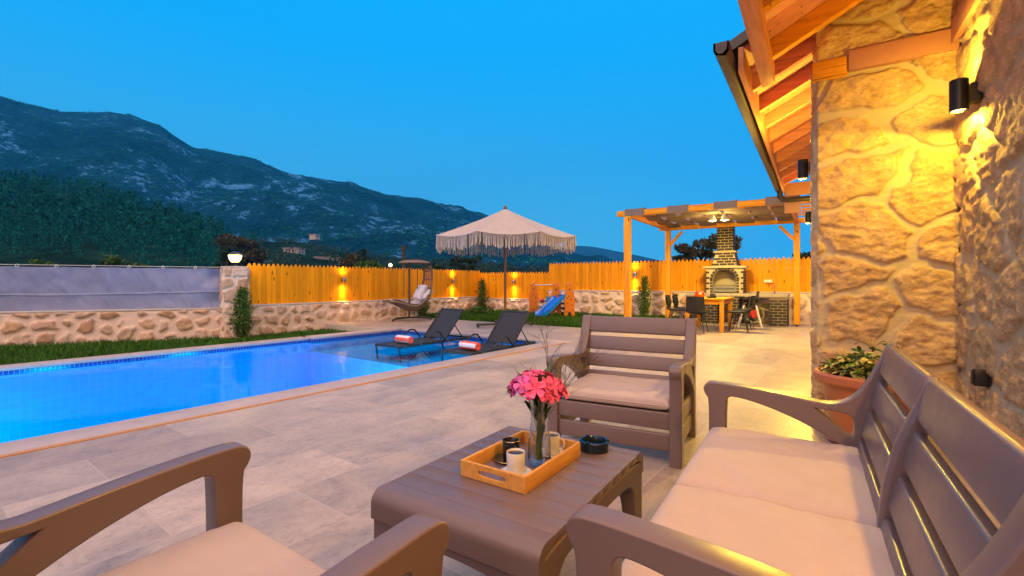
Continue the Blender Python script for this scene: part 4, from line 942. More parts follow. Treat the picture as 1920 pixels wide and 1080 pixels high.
for k in range(3): MB().cbox((.055 * cos(2.1 * k + .4), .055 * sin(2.1 * k + .4), .043), (.018, .010, .006), rz=2.1 * k + .4).build('cigarette_rest', M['ash'], t, bevel=.002)
# vase and flowers
VL = (-.893, 1.572, TS)
t = thing('glass_vase', 'clear glass vase holding the pink flowers on the tray', 'vase', VL)
MB().lathe([(0, .004), (.036, .0), (.043, .006), (.0455, .04), (.0445, .08), (.038, .125), (.0335, .165), (.034, .205), (.0385, .24), (.0415, .262), (.040, .262), (.037, .24), (.032, .205), (.0315, .165), (.036, .125), (.0425, .08), (.0435, .04), (.041, .012), (0, .011)], n=40).build('vase_glass', M['glass'], t, smooth=True)
t = thing('bouquet', 'pink and mauve oleander flowers with leaves and dry twigs in the vase', 'flowers', VL)
q = random.Random(11); mb = MB(); heads = []
rvec = Vector((cos(YAW), sin(YAW), 0)); fvec = Vector((-sin(YAW), cos(YAW), 0))
for k in range(11):
    ang = 2 * pi * k / 11; sp = q.uniform(.25, 1.0)
    e = rvec * (cos(ang) * .085 * sp - .012) + fvec * (sin(ang) * .06 * sp) + Vector((0, 0, q.uniform(.30, .345)))
    mb.tube([Vector((q.uniform(-.014, .014), q.uniform(-.014, .014), .02)), Vector((cos(ang) * .006, sin(ang) * .006, .17)), e * .5 + Vector((0, 0, .12)), e], [.0028, .003, .0028, .002], 6); heads.append(e)
mb.build('stem', M['stem'], t, smooth=True)
def leaf_strip(mb, base, d, L, wd, droop, roll):
    d = Vector(d).normalized(); s = d.cross(Vector((0, 0, 1))).normalized(); s = Matrix.Rotation(roll, 3, d) @ s; up = s.cross(d)
    vs = []; n = 6
    for i in range(n + 1):
        u = i / n; c = Vector(base) + d * L * u - Vector((0, 0, 1)) * droop * L * u * u; ww = wd * sin(pi * (u * .92 + .05)) ** .8
        vs += [c - s * ww + up * ww * .25, c, c + s * ww + up * ww * .25]
    fs = []
    for i in range(n):
        a = i * 3; fs += [(a, a + 1, a + 4, a + 3), (a + 1, a + 2, a + 5, a + 4)]
    mb.add(vs, fs)
mb = MB()
for k in range(46):
    ang = q.uniform(0, 2 * pi); zz = q.uniform(.13, .28) if k < 38 else q.uniform(.06, .14); tl = q.uniform(.25, .8) if zz > .14 else q.uniform(.1, .3)
    leaf_strip(mb, (cos(ang) * .008, sin(ang) * .008, zz), (cos(ang) * tl, sin(ang) * tl, 1), q.uniform(.09, .14), q.uniform(.009, .014), q.uniform(0, .25), q.uniform(-.5, .5))
mb.build('leaf', M['leaf_bouquet'], t, smooth=True, recalc=False)
def blossom(mb, c, n, s):
    n = Vector(n).normalized(); a = n.orthogonal().normalized(); b = n.cross(a); ph = q.uniform(0, 6)
    for k in range(5):
        g = ph + k * 2 * pi / 5; dr = a * cos(g) + b * sin(g); sd = n.cross(dr)
        vs = [c, c + dr * s * .45 + sd * s * .26 + n * s * .28, c + dr * s * .95 + sd * s * .38 + n * s * q.uniform(.05, .4), c + dr * s * 1.08 + n * s * q.uniform(.1, .35), c + dr * s * .95 - sd * s * .38 + n * s * q.uniform(.05, .4), c + dr * s * .45 - sd * s * .26 + n * s * .28, c + dr * s * .55 + n * s * .16]
        mb.add(vs, [(0, 1, 6), (0, 6, 5), (1, 2, 3, 6), (6, 3, 4, 5)])
pk, mv = MB(), MB()
for k in range(74):
    v = Vector((q.gauss(0, 1), q.gauss(0, 1), q.gauss(0, .8))).normalized(); v.z = abs(v.z) * .9 - .25
    c = rvec * (v.x * .112 * q.uniform(.6, 1) - .012) + fvec * (v.y * .085 * q.uniform(.6, 1)) + Vector((0, 0, .315 + v.z * .062 - .025 * abs(v.x)))
    nrm = rvec * v.x + fvec * v.y + Vector((0, 0, v.z + .45)); lx = c.dot(rvec)
    blossom(mv if lx < -.050 + q.uniform(-.02, .02) else pk, c, nrm, q.uniform(.025, .038))
pk.build('pink_blossom', M['petal'], t, recalc=False); mv.build('mauve_blossom', M['petal_mauve'], t, recalc=False)
mb = MB()
def twig(p, d, L, r, dep):
    p = Vector(p); d = Vector(d).normalized(); pts = [p]; n = 5
    for i in range(n):
        d = (d + Vector((q.uniform(-.22, .22), q.uniform(-.22, .22), q.uniform(-.12, .18)))).normalized(); pts.append(pts[-1] + d * L / n)
    mb.tube(pts, [r * (1 - .12 * i) for i in range(n + 1)], 4, caps=False)
    if dep:
        for i in range(1, n + 1):
            for _ in range(2 if dep > 1 else 1):
                twig(pts[i], d * .8 + Vector((q.uniform(-1, 1), q.uniform(-1, 1), q.uniform(-.4, .6))) * .75, L * q.uniform(.3, .5), r * .6, dep - 1)
twig((.0, .0, .20), rvec * .34 + fvec * .2 + Vector((0, 0, 1)), .30, .0020, 2)
twig((.0, .0, .20), rvec * .62 + fvec * .2 + Vector((0, 0, .75)), .27, .0020, 2)
twig((.0, .0, .20), rvec * .85 + fvec * .2 + Vector((0, 0, .60)), .24, .0020, 2)
mb.build('twig', M['twig'], t, recalc=False)

# potted plant by the wall
t = thing('potted_plant', 'yellow green leafy plant in a big terracotta pot at the house corner', 'plant pot', (.30, 4.17, 0), 0)
MB().lathe([(0, 0.035), (.19, .035), (.20, .04), (.262, .40), (.272, .43), (.305, .435), (.318, .45), (.318, .495), (.305, .51), (.285, .508), (.272, .49), (.265, .44), (0, .43)], n=48).build('pot', M['terracotta'], t, smooth=True)
MB().lathe([(0, 0), (.215, 0), (.245, .03), (.235, .034), (.205, .012), (0, .012)], n=40).build('pot_saucer', M['terracotta'], t, smooth=True)
MB().lathe([(.264, .455), (.15, .47), (0, .475)], n=28).build('soil', M['soil'], t, smooth=True)
for nm, mt_, cnt, sd in (('pale_foliage', 'leaf_yellow', 340, 3), ('green_foliage', 'leaf_pot', 240, 4)):
    q2 = random.Random(sd); mb = MB()
    for k in range(cnt):
        ang = q2.uniform(0, 2 * pi); rr = .25 * math.sqrt(q2.random()); hz = .50 + .14 * (1 - (rr / .27) ** 2) * q2.uniform(.2, 1.1)
        if nm == 'green_foliage' and k < 26: rr *= .4; hz = q2.uniform(.60, .72)
        leaf_strip(mb, (rr * cos(ang), rr * sin(ang), hz), (cos(ang + q2.uniform(-1, 1)), sin(ang + q2.uniform(-1, 1)), q2.uniform(-.1, .9)), q2.uniform(.045, .085), q2.uniform(.012, .02), q2.uniform(.1, .6), q2.uniform(-.6, .6))
    mb.build(nm, M[mt_], t, smooth=True, recalc=False)
mb = MB(); q2 = random.Random(9)
for k in range(30):
    ang = q2.uniform(0, 2 * pi); rr = .2 * math.sqrt(q2.random()); mb.tube([(rr * .5 * cos(ang), rr * .5 * sin(ang), .46), (rr * cos(ang), rr * sin(ang), .58)], .003, 5)
mb.build('plant_stem', M['stem'], t)

# ------------------------------------------------------------------ shrubs along the walls
def cypress(x, y, z, h, wd, label, seed, n=2600):
    t = thing('cypress_shrub', label, 'shrub', (x, y, z), 0, 'young conifers along the wall'); r_ = np.random.RandomState(seed)
    q = random.Random(seed); mb = MB(); mb.tube([(0, 0, 0), (.01, 0, h * .5), (0, .01, h * .95)], [.022, .014, .005], 7); T = []
    nb = 46
    for k in range(nb):
        u = (k + .5) / nb; ang = k * 2.4; rr = wd * .5 * (sin(pi * (u * .86 + .12)) ** .8) * q.uniform(.75, 1.2) * (1 - .35 * u)
        b = Vector((0, 0, h * u * .85)); e = Vector((rr * cos(ang), rr * sin(ang), h * (u * .85 + .15)))
        mb.tube([b, e], [.006, .002], 4, caps=False)
        m = n // nb; s = r_.uniform(.25, 1.05, m); p = np.array(b) + (np.array(e) - np.array(b)) * s[:, None] + r_.normal(size=(m, 3)) * (.022 + .05 * wd)
        T.append(tri_leaves(p, .034, r_, 1.2))
    mb.build('trunk', M['bark'], t); tri_object('foliage', T, M['leaf_cypress'], t)
cypress(-11.12, 5.72, -.2, 1.22, .46, 'feathery young conifer in front of the lantern pillar', 1, 3600)
cypress(-10.72, 14.45, 0, 1.28, .46, 'slim cypress against the low fence left of the parasol pole', 2)
cypress(-4.50, 14.55, 0, 1.34, .50, 'slim bright green conifer between the two left pergola posts', 3)
cypress(-10.88, 11.35, 0, .85, .55, 'dark small conifer half hidden behind the hanging chair', 4)
T = []; r_ = np.random.RandomState(3)
for x, y in ((-9.35, 12.2), (-9.1, 12.35), (-9.55, 12.45)): T.append(leaf_cloud(np.array((0 + x + 9.35, y - 12.2, .14)), .26, 240, .07, r_, (1.2, 1, .7), .8))
t = thing('low_bush', 'low yellow green bush at the edge of the back lawn', 'shrub', (-9.7, 12.8, 0)); tri_object('foliage', T, M['leaf_green'], t)

# ------------------------------------------------------------------ parasol
UP = (-6.85, 10.25)
t = thing('parasol', 'cream macrame parasol with long fringe on a brown pole', 'parasol', (UP[0], UP[1], 0), R(14))
MB().tube([(0, 0, .05), (0, 0, 3.10)], .032, 14).build('pole', M['pole_wood'], t, smooth=True)
MB().lathe([(.03, 3.06), (.05, 3.10), (.045, 3.14), (.02, 3.17), (0, 3.19)], n=14).build('finial', M['pole_wood'], t, smooth=True)
NS, RR, ZR, ZT = 8, 1.86, 2.32, 3.10; nu, nv = 14, 12; vs = []; fs = []
def canopy_pt(k, u, v):
    a0, a1 = 2 * pi * k / NS, 2 * pi * (k + 1) / NS
    p = Vector((cos(a0), sin(a0), 0)) * (1 - u) + Vector((cos(a1), sin(a1), 0)) * u
    z = ZT - (ZT - ZR) * (v ** .93) - .075 * 4 * u * (1 - u) * v ** 1.5 - .02 * sin(pi * v)
    return (p.x * RR * v, p.y * RR * v, z)
for k in range(NS):
    n0 = len(vs); vs += [canopy_pt(k, i / nu, .02 + .98 * j / nv) for j in range(nv + 1) for i in range(nu + 1)]
    fs += [(n0 + j * (nu + 1) + i, n0 + j * (nu + 1) + i + 1, n0 + (j + 1) * (nu + 1) + i + 1, n0 + (j + 1) * (nu + 1) + i) for j in range(nv) for i in range(nu)]
MB().add(vs, fs).build('canopy', M['canopy'], t, smooth=True, recalc=False)
mb = MB(); q = random.Random(4)
for k in range(NS):
    m = 44
    for i in range(m + 1):
        u = i / m; p = Vector(canopy_pt(k, u, 1.0)); L = .30 * q.uniform(.78, 1.12) + .05 * (4 * u * (1 - u)) * .3
        if q.random() < .06: continue
        wob = Vector((q.uniform(-.018, .018), q.uniform(-.018, .018), 0))
        mb.tube([p, p + wob - Vector((0, 0, L * .6)), p + wob * 1.3 - Vector((0, 0, L))], [.0065, .0085, .011], 4)
    mb.tube([canopy_pt(k, i / 10, 1.0) for i in range(11)], .012, 5)
mb.build('fringe', M['fringe'], t, recalc=False)
mb = MB()
for k in range(NS):
    a0 = 2 * pi * k / NS; mb.bar((cos(a0) * .05, sin(a0) * .05, ZT - .09), (cos(a0) * RR * .97, sin(a0) * RR * .97, ZR - .035), .018, .018)
    mb.bar((cos(a0) * .04, sin(a0) * .04, 2.30), (cos(a0) * RR * .5, sin(a0) * RR * .5, 2.66), .014, .014)
mb.build('ribs', M['pole_wood'], t); MB().lathe([(.034, 2.25), (.05, 2.26), (.05, 2.33), (.034, 2.34)], n=12).build('runner', M['pole_wood'], t)
mb = MB()
for a in (R(40), R(130)):
    d = Vector((cos(a), sin(a), 0)); mb.bar(-d * .78 + Vector((0, 0, .07)), d * .78 + Vector((0, 0, .07)), .06, .05)
for a in (R(40), R(130), R(220), R(310)):
    d = Vector((cos(a), sin(a), 0)); mb.bar(d * .74 + Vector((0, 0, 0)), d * .76 + Vector((0, 0, .10)), .05, .05)
mb.lathe([(.05, .04), (.05, .34), (.034, .36)], n=12); mb.build('base', M['dark_iron'], t)

# ------------------------------------------------------------------ sun loungers standing in the shallow water
def lounger(x, y, label, rz):
    t = thing('sun_lounger', label, 'sun lounger', (x, y, LG), rz, 'sun loungers in the shallow end'); z0 = .275
    mb = MB()
    for s in (-1, 1):
        mb.bar((s * .315, 0, z0), (s * .315, 2.0, z0), .035, .05)
        mb.tube([(s * .315, .02, z0 - .02), (s * .315, .05, 0)], .018, 8); mb.tube([(s * .315, 1.75, z0 - .02), (s * .315, 1.85, 0)], .018, 8)
    for yy in (.015, 1.25, 1.985): mb.bar((-.315, yy, z0), (.315, yy, z0), .03, .03)
    mb.build('frame', M['sling'], t, bevel=.004)
    MB().box(-.30, .30, .03, 1.24, z0 + .008, z0 + .020).build('seat_sling', M['sling'], t)
    bl, an = .80, R(46)
    mb = MB(); Mb = Matrix.Translation((0, 1.25, z0 + .03)) @ Matrix.Rotation(an, 4, 'X')
    mb.box(-.285, .285, .02, bl - .02, -.006, .006, M=Mb); mb.build('back_sling', M['sling'], t)
    mb = MB(); [mb.box(s * .302 - .017, s * .302 + .017, 0, bl, -.02, .02, M=Mb) for s in (-1, 1)]; mb.box(-.285, .285, bl - .03, bl, -.015, .015, M=Mb); mb.build('back_frame', M['sling'], t, bevel=.004)
    for s in (-1, 1):
        MB().tube([(s * .345, .62, z0 + .01), (s * .35, .78, z0 + .16), (s * .35, .90, z0 + .215), (s * .35, 1.02, z0 + .205), (s * .345, 1.12, z0 + .10), (s * .34, 1.20, z0)], .016, 8).build('armrest', M['sling'], t, smooth=True)
        MB().tube([Mb @ Vector((s * .26, .42, -.02)), (s * .28, 1.80, z0 + .02)], .012, 7).build('back_prop', M['black'], t)
    mb = MB()
    for k in range(5): mb.lathe([(.012, 0), (.010, .006), (0, .007)], (0, 0, 0), 8)
    mb = MB(); [mb.cbox((s * .336, yy, z0), (.008, .02, .02)) for s in (-1, 1) for yy in (.15, .55, .95, 1.3)]; mb.build('bolt', M['steel'], t)
    return t
def towel(x, y, z, rz, label, phase):
    t = thing('rolled_towel', label, 'towel', (x, y, z + .077), rz, 'rolled towels on the loungers'); L, r0, n = .40, .075, 40; q = random.Random(int(phase * 10)); mb = MB(); rings = 11
    vs = []
    for i in range(rings):
        u = -L / 2 + L * i / (rings - 1); e = 1 - .10 * (abs(2 * i / (rings - 1) - 1)) ** 6
        for k in range(n): a = 2 * pi * k / n; rr = r0 * e * (1 + .015 * sin(5 * a + i)); vs.append((u, rr * cos(a), rr * sin(a) * .95))
    fs = [(i * n + k, i * n + (k + 1) % n, (i + 1) * n + (k + 1) % n, (i + 1) * n + k) for i in range(rings - 1) for k in range(n)]
    mi = [0 if ((k / n + phase) % 1.0 * 3.0) % 1.0 < .5 else 1 for i in range(rings - 1) for k in range(n)]
    mb.v += vs; mb.f += fs; mb.mi += mi
    mb.add([vs[k] for k in range(n)], [tuple(range(n))], 1); mb.add([vs[(rings - 1) * n + k] for k in range(n)], [tuple(range(n - 1, -1, -1))], 1)
    mb.build('towel_roll', [M['towel_white'], M['towel_coral']], t, smooth=True)
    for s in (-1, 1):
        sp = [(s * (L / 2 + .002), (.012 + .052 * k / 60) * cos(k * .36), (.012 + .052 * k / 60) * sin(k * .36) * .95) for k in range(61)]
        MB().tube(sp, .0055, 5).build('towel_edge', M['towel_white'] if s < 0 else M['towel_coral'], t, smooth=True)
lounger(-6.66, 6.02, 'black sun lounger with raised back on the left, standing in shallow water', R(-2))
lounger(-5.03, 6.02, 'black sun lounger with raised back on the right, in front of the parasol base', R(-2))
towel(-6.57, 6.37, -.003, R(-8), 'coral and white rolled towel on the left lounger, white stripe on top', .12)
towel(-4.97, 6.34, -.003, R(-8), 'coral and white rolled towel on the right lounger, coral stripe on top', .30)
#@@PART4
# ------------------------------------------------------------------ hanging chair
SW = Vector((-10.45, 10.35, 0))
t = thing('hanging_chair', 'wicker hanging egg chair with pale cushions on a dark pole stand', 'hanging chair', SW, YAW + R(34))
# local x runs to the photo's right, y away
mb = MB(); mb.tube([(-.62, -.25, .03), (-.50, -.15, .07), (.0, 0, .09), (.50, -.12, .07), (.66, -.2, .03)], .03, 8); mb.tube([(-.2, .55, .03), (0, 0, .09)], .03, 8)
mb.tube([(0, 0, .08), (0, .0, 1.82)], .028, 10); mb.build('stand', M['dark_iron'], t, smooth=True)
MB().lathe([(.0, .07), (.25, .055), (.44, .015), (.50, -.03), (.47, -.045), (.25, 0.02), (0, .03)], (.12, -.12, 1.78), 24, sx=1.0, sy=.8).build('canopy', M['wicker'], t, smooth=True)
mb = MB(); mb.tube([(-.26, -.25, 1.76), (-.27, -.25, .85), (-.30, -.25, .72)], .011, 6); mb.tube([(.14, -.3, 1.76), (.14, -.3, .95)], .011, 6); mb.build('hanging_rope', M['dark_iron'], t)
# woven shell: strands follow the shell surface
def shell(u, v):          # u 0 toe .. 1 top of the back ; v -1..1 across
    P = [(-.80, .60), (-.52, .50), (-.22, .34), (.10, .30), (.36, .42), (.50, .70), (.55, 1.05), (.54, 1.42), (.46, 1.66)]
    f = u * (len(P) - 1); i = min(int(f), len(P) - 2); g = f - i
    def cr(a, b, c, d, g): return .5 * (2 * b + (c - a) * g + (2 * a - 5 * b + 4 * c - d) * g * g + (3 * b - a - 3 * c + d) * g ** 3)
    p = [P[max(0, min(len(P) - 1, i + k))] for k in (-1, 0, 1, 2)]
    x = cr(*[a[0] for a in p], g); z = cr(*[a[1] for a in p], g)
    wd = .30 + .12 * sin(pi * min(1, u * 1.15)); curl = .16 * sin(pi * min(u * 1.1, 1)) * v * v
    return Vector((x - curl * .8 * (u > .4) - .0, v * wd - .22, z + curl * (1.2 if u < .6 else .1)))
mb = MB(); q = random.Random(2)
for k in range(23): mb.tube([shell(i / 22, -1 + 2 * k / 22 + .03 * sin(i * 2.2 + k)) for i in range(23) if not (i > 15 and 2 < k < 20 and k % 4)], .013 if 0 < k < 22 else .028, 5, caps=False)
for i in range(34):
    u = i / 33
    if .66 < u < .95 and i % 3: continue
    mb.tube([shell(u, -1 + 2 * k / 14) + Vector((q.uniform(-.012, .012), 0, q.uniform(-.012, .012))) for k in range(15)], .014, 5, caps=False)
mb.build('wicker_shell', M['wicker'], t, smooth=True, recalc=False)
nu, nv = 20, 9; vs = []
for i in range(nu + 1):
    for j in range(nv + 1):
        u = .02 + .60 * i / nu; v = -.85 + 1.7 * j / nv; p = shell(u, v); puff = .12 * (1 - v ** 2) ** .4 * (sin(pi * (i / nu * .9 + .06))) ** .4
        nrm = Vector((-.7, 0, .7)) if u > .45 else Vector((0, 0, 1)); vs.append(p + nrm * (.03 + puff))
fs = [(i * (nv + 1) + j, i * (nv + 1) + j + 1, (i + 1) * (nv + 1) + j + 1, (i + 1) * (nv + 1) + j) for i in range(nu) for j in range(nv)]
MB().add(vs, fs).build('seat_cushion', M['grey_cushion'], t, smooth=True, recalc=False)
o = cushion_mesh(.48, .46, .20, 3, p=6).build('pillow', M['grey_cushion'], t, smooth=True, recalc=False); o.location = (.26, -.24, .86); o.rotation_euler = (R(0), R(-62), 0)
o = cushion_mesh(.38, .38, .18, 4, p=6).build('pillow', M['grey_cushion'], t, smooth=True, recalc=False); o.location = (.36, -.36, .80); o.rotation_euler = (R(20), R(-48), R(20))

# ------------------------------------------------------------------ play slide
t = thing('play_slide', 'plastic play slide with blue chute and three orange animal shaped panels', 'slide', (-6.95, 13.75, 0), 0)
PANEL = smooth_loop([(-.17, 0), (-.185, .18), (-.14, .34), (-.165, .46), (-.19, .60), (-.165, .76), (-.12, .90), (-.105, 1.02), (-.13, 1.09), (-.085, 1.12), (-.03, 1.165), (.045, 1.155), (.095, 1.09), (.10, .98), (.125, .86), (.165, .70), (.185, .52), (.15, .38), (.165, .20), (.18, 0), (.055, 0), (.045, .18), (.0, .25), (-.045, .18), (-.055, 0)], 2, sharp=(0, 19, 20, 24))
EYE = [(.018 * cos(k * pi / 5) - .005, .93 + .026 * sin(k * pi / 5)) for k in range(10)][::-1]
for px, y_, x_, rz in ((0, .55, -1.40, R(28)), (0, -.10, -.17, R(28)), (0, -.25, .38, R(34))):
    me = plate([PANEL], .07, .02); me.transform(Matrix.Rotation(-pi / 2, 4, 'Z'))
    o = finish('orange_panel', me, M['orange'], t, smooth=True, recalc=False); o.location = (x_, y_, 0); o.rotation_euler = (0, 0, rz); pan = o
    mb = MB()
    for a, b, r_ in ((.0, .93, .026), (.05, .62, .022), (-.06, .50, .02), (.07, .44, .018), (-.02, .72, .02), (-.07, .66, .016), (.10, .30, .018), (-.10, .22, .017), (.03, .33, .015)):
        mb.lathe([(r_, 0), (r_ * .8, .006), (0, .007)], (0, 0, 0), 10)
        for v in range(len(mb.v) - 30, len(mb.v)): pass
    mb = MB()
    for a, b, r_ in ((.0, .93, .026), (.05, .62, .022), (-.06, .50, .02), (.07, .44, .018), (-.02, .72, .02), (-.07, .66, .016), (.10, .30, .018), (-.10, .22, .017)):
        mb.add([(a + r_ * cos(k * pi / 5), -.037, b + r_ * 1.2 * sin(k * pi / 5)) for k in range(10)] + [(a, -.041, b)], [(k, (k + 1) % 10, 10) for k in range(10)])
    mb.build('spot', M['brown_spot'], pan)
# chute
a0 = Vector((.12, -.10, .76)); a1 = Vector((-.34, -.84, .10)); d = (a1 - a0); hd = Vector((d.x, d.y, 0)).normalized(); sd = Vector((-hd.y, hd.x, 0)); vs = []; fs = []; n = 16
for i in range(n + 1):
    u = i / n; hx = a0 + hd * (Vector((d.x, d.y, 0)).length * (u * 1.12 - .04)); z = .79 - .70 * sstep(-.12, 1.08, u) * 1.0 + .0; z = max(z, .085)
    hx.z = 0
    for off, up in ((-.27, -.03), (-.275, .12), (-.245, .125), (-.22, .0), (0, -.012), (.22, .0), (.245, .125), (.275, .12), (.27, -.03)): vs.append(hx + sd * off + Vector((0, 0, z + up)))
m = 9
for i in range(n):
    for j in range(m): fs.append((i * m + j, i * m + (j + 1) % m, (i + 1) * m + (j + 1) % m, (i + 1) * m + j))
fs += [tuple(range(m)), tuple(n * m + k for k in range(m - 1, -1, -1))]
MB().add(vs, fs).build('chute', M['slide_blue'], t, smooth=True)
mb = MB()
for k in range(4): mb.cbox((.12 + .05 * k * .3, .02 + .02 * k, .16 + .155 * k), (.56, .10, .065), rz=R(-12))
mb.build('step', M['teal'], t, bevel=.012); MB().cbox((.08, .0, .74), (.5, .3, .03), rz=R(-12)).build('platform', M['teal'], t, bevel=.008)
MB().tube([(-1.36, .55, 1.06), (-.20, -.10, 1.08)], .016, 8).build('swing_bar', M['white'], t)
mb = MB(); mb.tube([(-.75 + .13 * cos(k * pi / 8), .12 + .13 * sin(k * pi / 8), .52) for k in range(17)], .022, 7, caps=False); mb.cbox((-.55, .10, .58), (.24, .04, .22), rz=R(-25)); mb.tube([(-.92, .10, .36), (-.82, .05, .32), (-.72, .05, .36)], .03, 7); mb.build('ball_hoop', M['cyan'], t, bevel=0)
MB().lathe([(0, -.075), (.04, -.062), (.07, -.025), (.075, 0), (.07, .025), (.04, .062), (0, .075)], (-.74, -.03, .56), 16).build('ball', M['red'], t, smooth=True)

# ------------------------------------------------------------------ pergola
PX0, PX1, PY0, PY1, PZ = -3.72, -.42, 10.75, 14.35, 2.78
t = thing('pergola', 'timber pergola with woven brown shade cloth over the dining corner', 'pergola', (0, 0, 0))
T_ = M['timber']
for x, y in ((PX0, PY0), (PX0, PY1), (PX1, PY1), (PX1 + .05, PY0)):
    if (x, y) == (PX1 + .05, PY0): continue
    MB().box(x - .07, x + .07, y - .07, y + .07, .06, PZ - .075).build('post', T_, t, bevel=.006); MB().tube([(x, y, 0), (x, y, .062)], .02, 8).build('post_foot', M['black'], t)
MB().box(PX0 - .25, PX1 + .10, PY0 - .045, PY0 + .045, PZ - .07, PZ + .06).build('front_beam', M['timber_x'], t, bevel=.006)
MB().box(PX0 - .25, PX1 + .30, PY1 - .045, PY1 + .045, PZ - .07, PZ + .06).build('back_beam', M['timber_x'], t, bevel=.006)
for x in (PX0, PX1): MB().box(x - .045, x + .045, PY0 + .048, PY1 - .048, PZ - .08, PZ + .05).build('side_beam', M['timber_y'], t, bevel=.006)
mb = MB(); mb.bar((PX0 + .06, PY1 - .0, PZ - .50), (PX0 + .40, PY1 - .0, PZ - .12), .06, .08); mb.build('brace', M['timber_x'], t)
mb = MB(); mb.bar((PX1 - .06, PY1, PZ - .50), (PX1 - .40, PY1, PZ - .12), .06, .08); mb.build('brace', M['timber_x'], t)
ys_ = [PY0 + .045 + (PY1 - PY0 - .09) * k / 7 for k in range(1, 7)]
for y in ys_: MB().box(PX0 - .12, PX1 + .12, y - .03, y + .03, PZ + .055, PZ + .105).build('batten', M['timber_x'], t)
# red stained block and comb of batten ends against the house
MB().box(PX1 - .10, PX1 + .16, PY0 - .12, PY0 - .05, PZ - .27, PZ + .30).build('end_block', M['red_beam'], t, bevel=.005)
for k in range(6): MB().box(PX1 + .13, PX1 + .36, PY0 + .5 + .55 * k, PY0 + .56 + .55 * k, PZ + .06, PZ + .115).build('batten_end', M['timber_x'], t)
sup = [PY0] + ys_ + [PY1]; nst = 7; sw = (PX1 - PX0 + .10) / nst
for k in range(nst):
    xa = PX0 - .05 + k * sw; xb = xa + sw - .03; vs = []; ny = 70
    if k % 2 == 0:
        for zz in (PZ - .078, PZ + .02): vs += [(xa, PY0 - .058, zz), ((xa + xb) / 2, PY0 - .060, zz), (xb, PY0 - .058, zz)]
    nr = len(vs) // 3
    for i in range(ny + 1):
        y = PY0 - .052 + (PY1 - PY0 + .12) * i / ny; ph = (y - PY0) / (PY1 - PY0) * 7
        s = cos(pi * ph + pi * k); s *= min(1, .25 + i / 9); z = PZ + .075 + .070 * s - .05 * (1 - abs(s)) * min(1, i / 9) + .006 * sin(9 * y + k)
        vs += [(xa, y, z), ((xa + xb) / 2, y, z - .012), (xb, y, z)]
    fs = [(i * 3 + j, i * 3 + j + 1, i * 3 + j + 4, i * 3 + j + 3) for i in range(ny + nr) for j in range(2)]
    MB().add(vs, fs).build('shade_strip', M['cloth_shade'], t, smooth=True, recalc=False)
# twin spot lamp under the pergola
t = thing('twin_spotlight', 'pair of glaring white spot lamps hung under the pergola', 'spotlight', (-1.97, 12.2, PZ - .02))
MB().tube([(-.14, 0, 0), (.14, 0, 0)], .014, 8).build('lamp_bar', M['black'], t); MB().tube([(0, 0, 0), (0, 0, .12)], .012, 8).build('lamp_stem', M['black'], t)
for s in (-1, 1):
    h = MB(); h.lathe([(.03, .10), (.05, .06), (.085, -.05), (.09, -.06)], (s * .135, 0, -.05), 18); h.build('lamp_shade', M['white'], t, smooth=True)
    MB().lathe([(0, -.065), (.05, -.05), (.075, -.01), (.06, .03), (0, .05)], (s * .135, 0, -.07), 16).build('bulb', M['bulb_white'], t, smooth=True)
    spot('lamp_light', t, (s * .135, -.02, -.15), (0, .15, -1), 260, (1.0, .68, .18), 165, .5, .06); pointl('lamp_light', t, (s * .135, -.05, -.20), 28, (1.0, .66, .14), .06)

# ------------------------------------------------------------------ barbecue, counter
def bricks(mb, x0, x1, yf, z0, z1, bw, bh, joint, depth=.012, sk=None, shear=0.0):
    r = 0; z = z0
    while z + bh <= z1 + 1e-6:
        x = x0 - (bw / 2 if r % 2 else 0)
        while x < x1:
            a, b = max(x, x0), min(x + bw - joint, x1)
            if b - a > .02 and not (sk and sk(a, b, z, z + bh - joint)): mb.box(a, b, yf - depth, yf + .01, z, z + bh - joint)
            x += bw
        z += bh; r += 1
def bricks_side(mb, xs, ya, yb, z0, z1, bw, bh, joint, depth=.012, sgn=1):
    r = 0; z = z0
    while z + bh <= z1 + 1e-6:
        y = ya - (bw / 2 if r % 2 else 0)
        while y < yb:
            a, b = max(y, ya), min(y + bw - joint, yb)
            if b - a > .02: mb.box(min(xs - .01 * sgn, xs + depth * sgn), max(xs - .01 * sgn, xs + depth * sgn), a, b, z, z + bh - joint)
            y += bw
        z += bh; r += 1
BX, BY = -2.16, 14.30; CT = .86
t = thing('barbecue', 'black brick barbecue fireplace with arched mouth and tall tapering chimney', 'barbecue', (BX, BY, CT))
hw, D = .48, .56; bw, bh, jt = .20, .077, .016
def arch_in(x, z, grow=0):
    r = .30 + grow
    return abs(x) < r and (z < .36 or x * x + (z - .36) ** 2 < r * r)
mb = MB()
pr = [(-hw, 0), (-hw, .70), (hw, .70), (hw, 0), (.30, 0), (.30, .36)] + [(.30 * cos(a), .36 + .30 * sin(a)) for a in [pi * k / 14 for k in range(1, 14)]] + [(-.30, .36), (-.30, 0)]
me = plate([pr], .12, .002); me.transform(Matrix.Rotation(-pi / 2, 4, 'Z')); o = finish('front_wall', me, M['mortar'], t, recalc=False); o.location = (0, .06, 0)
MB().box(-hw + .001, -hw + .1, .12, D, 0, .699).box(hw - .1, hw - .001, .12, D, 0, .699).box(-hw + .1, hw - .1, D - .06, D, 0, .699).build('firebox', M['plaster'], t)
MB().box(-hw + .1, hw - .1, .12, D - .06, .64, .698).build('firebox_top', M['plaster'], t)
mb = MB(); bricks(mb, -hw, hw, 0, .012, .69, bw, bh, jt, sk=lambda a, b, z0, z1: any(arch_in(x, z, .085) for x in (a, (a + b) / 2, b) for z in (z0, z1)))
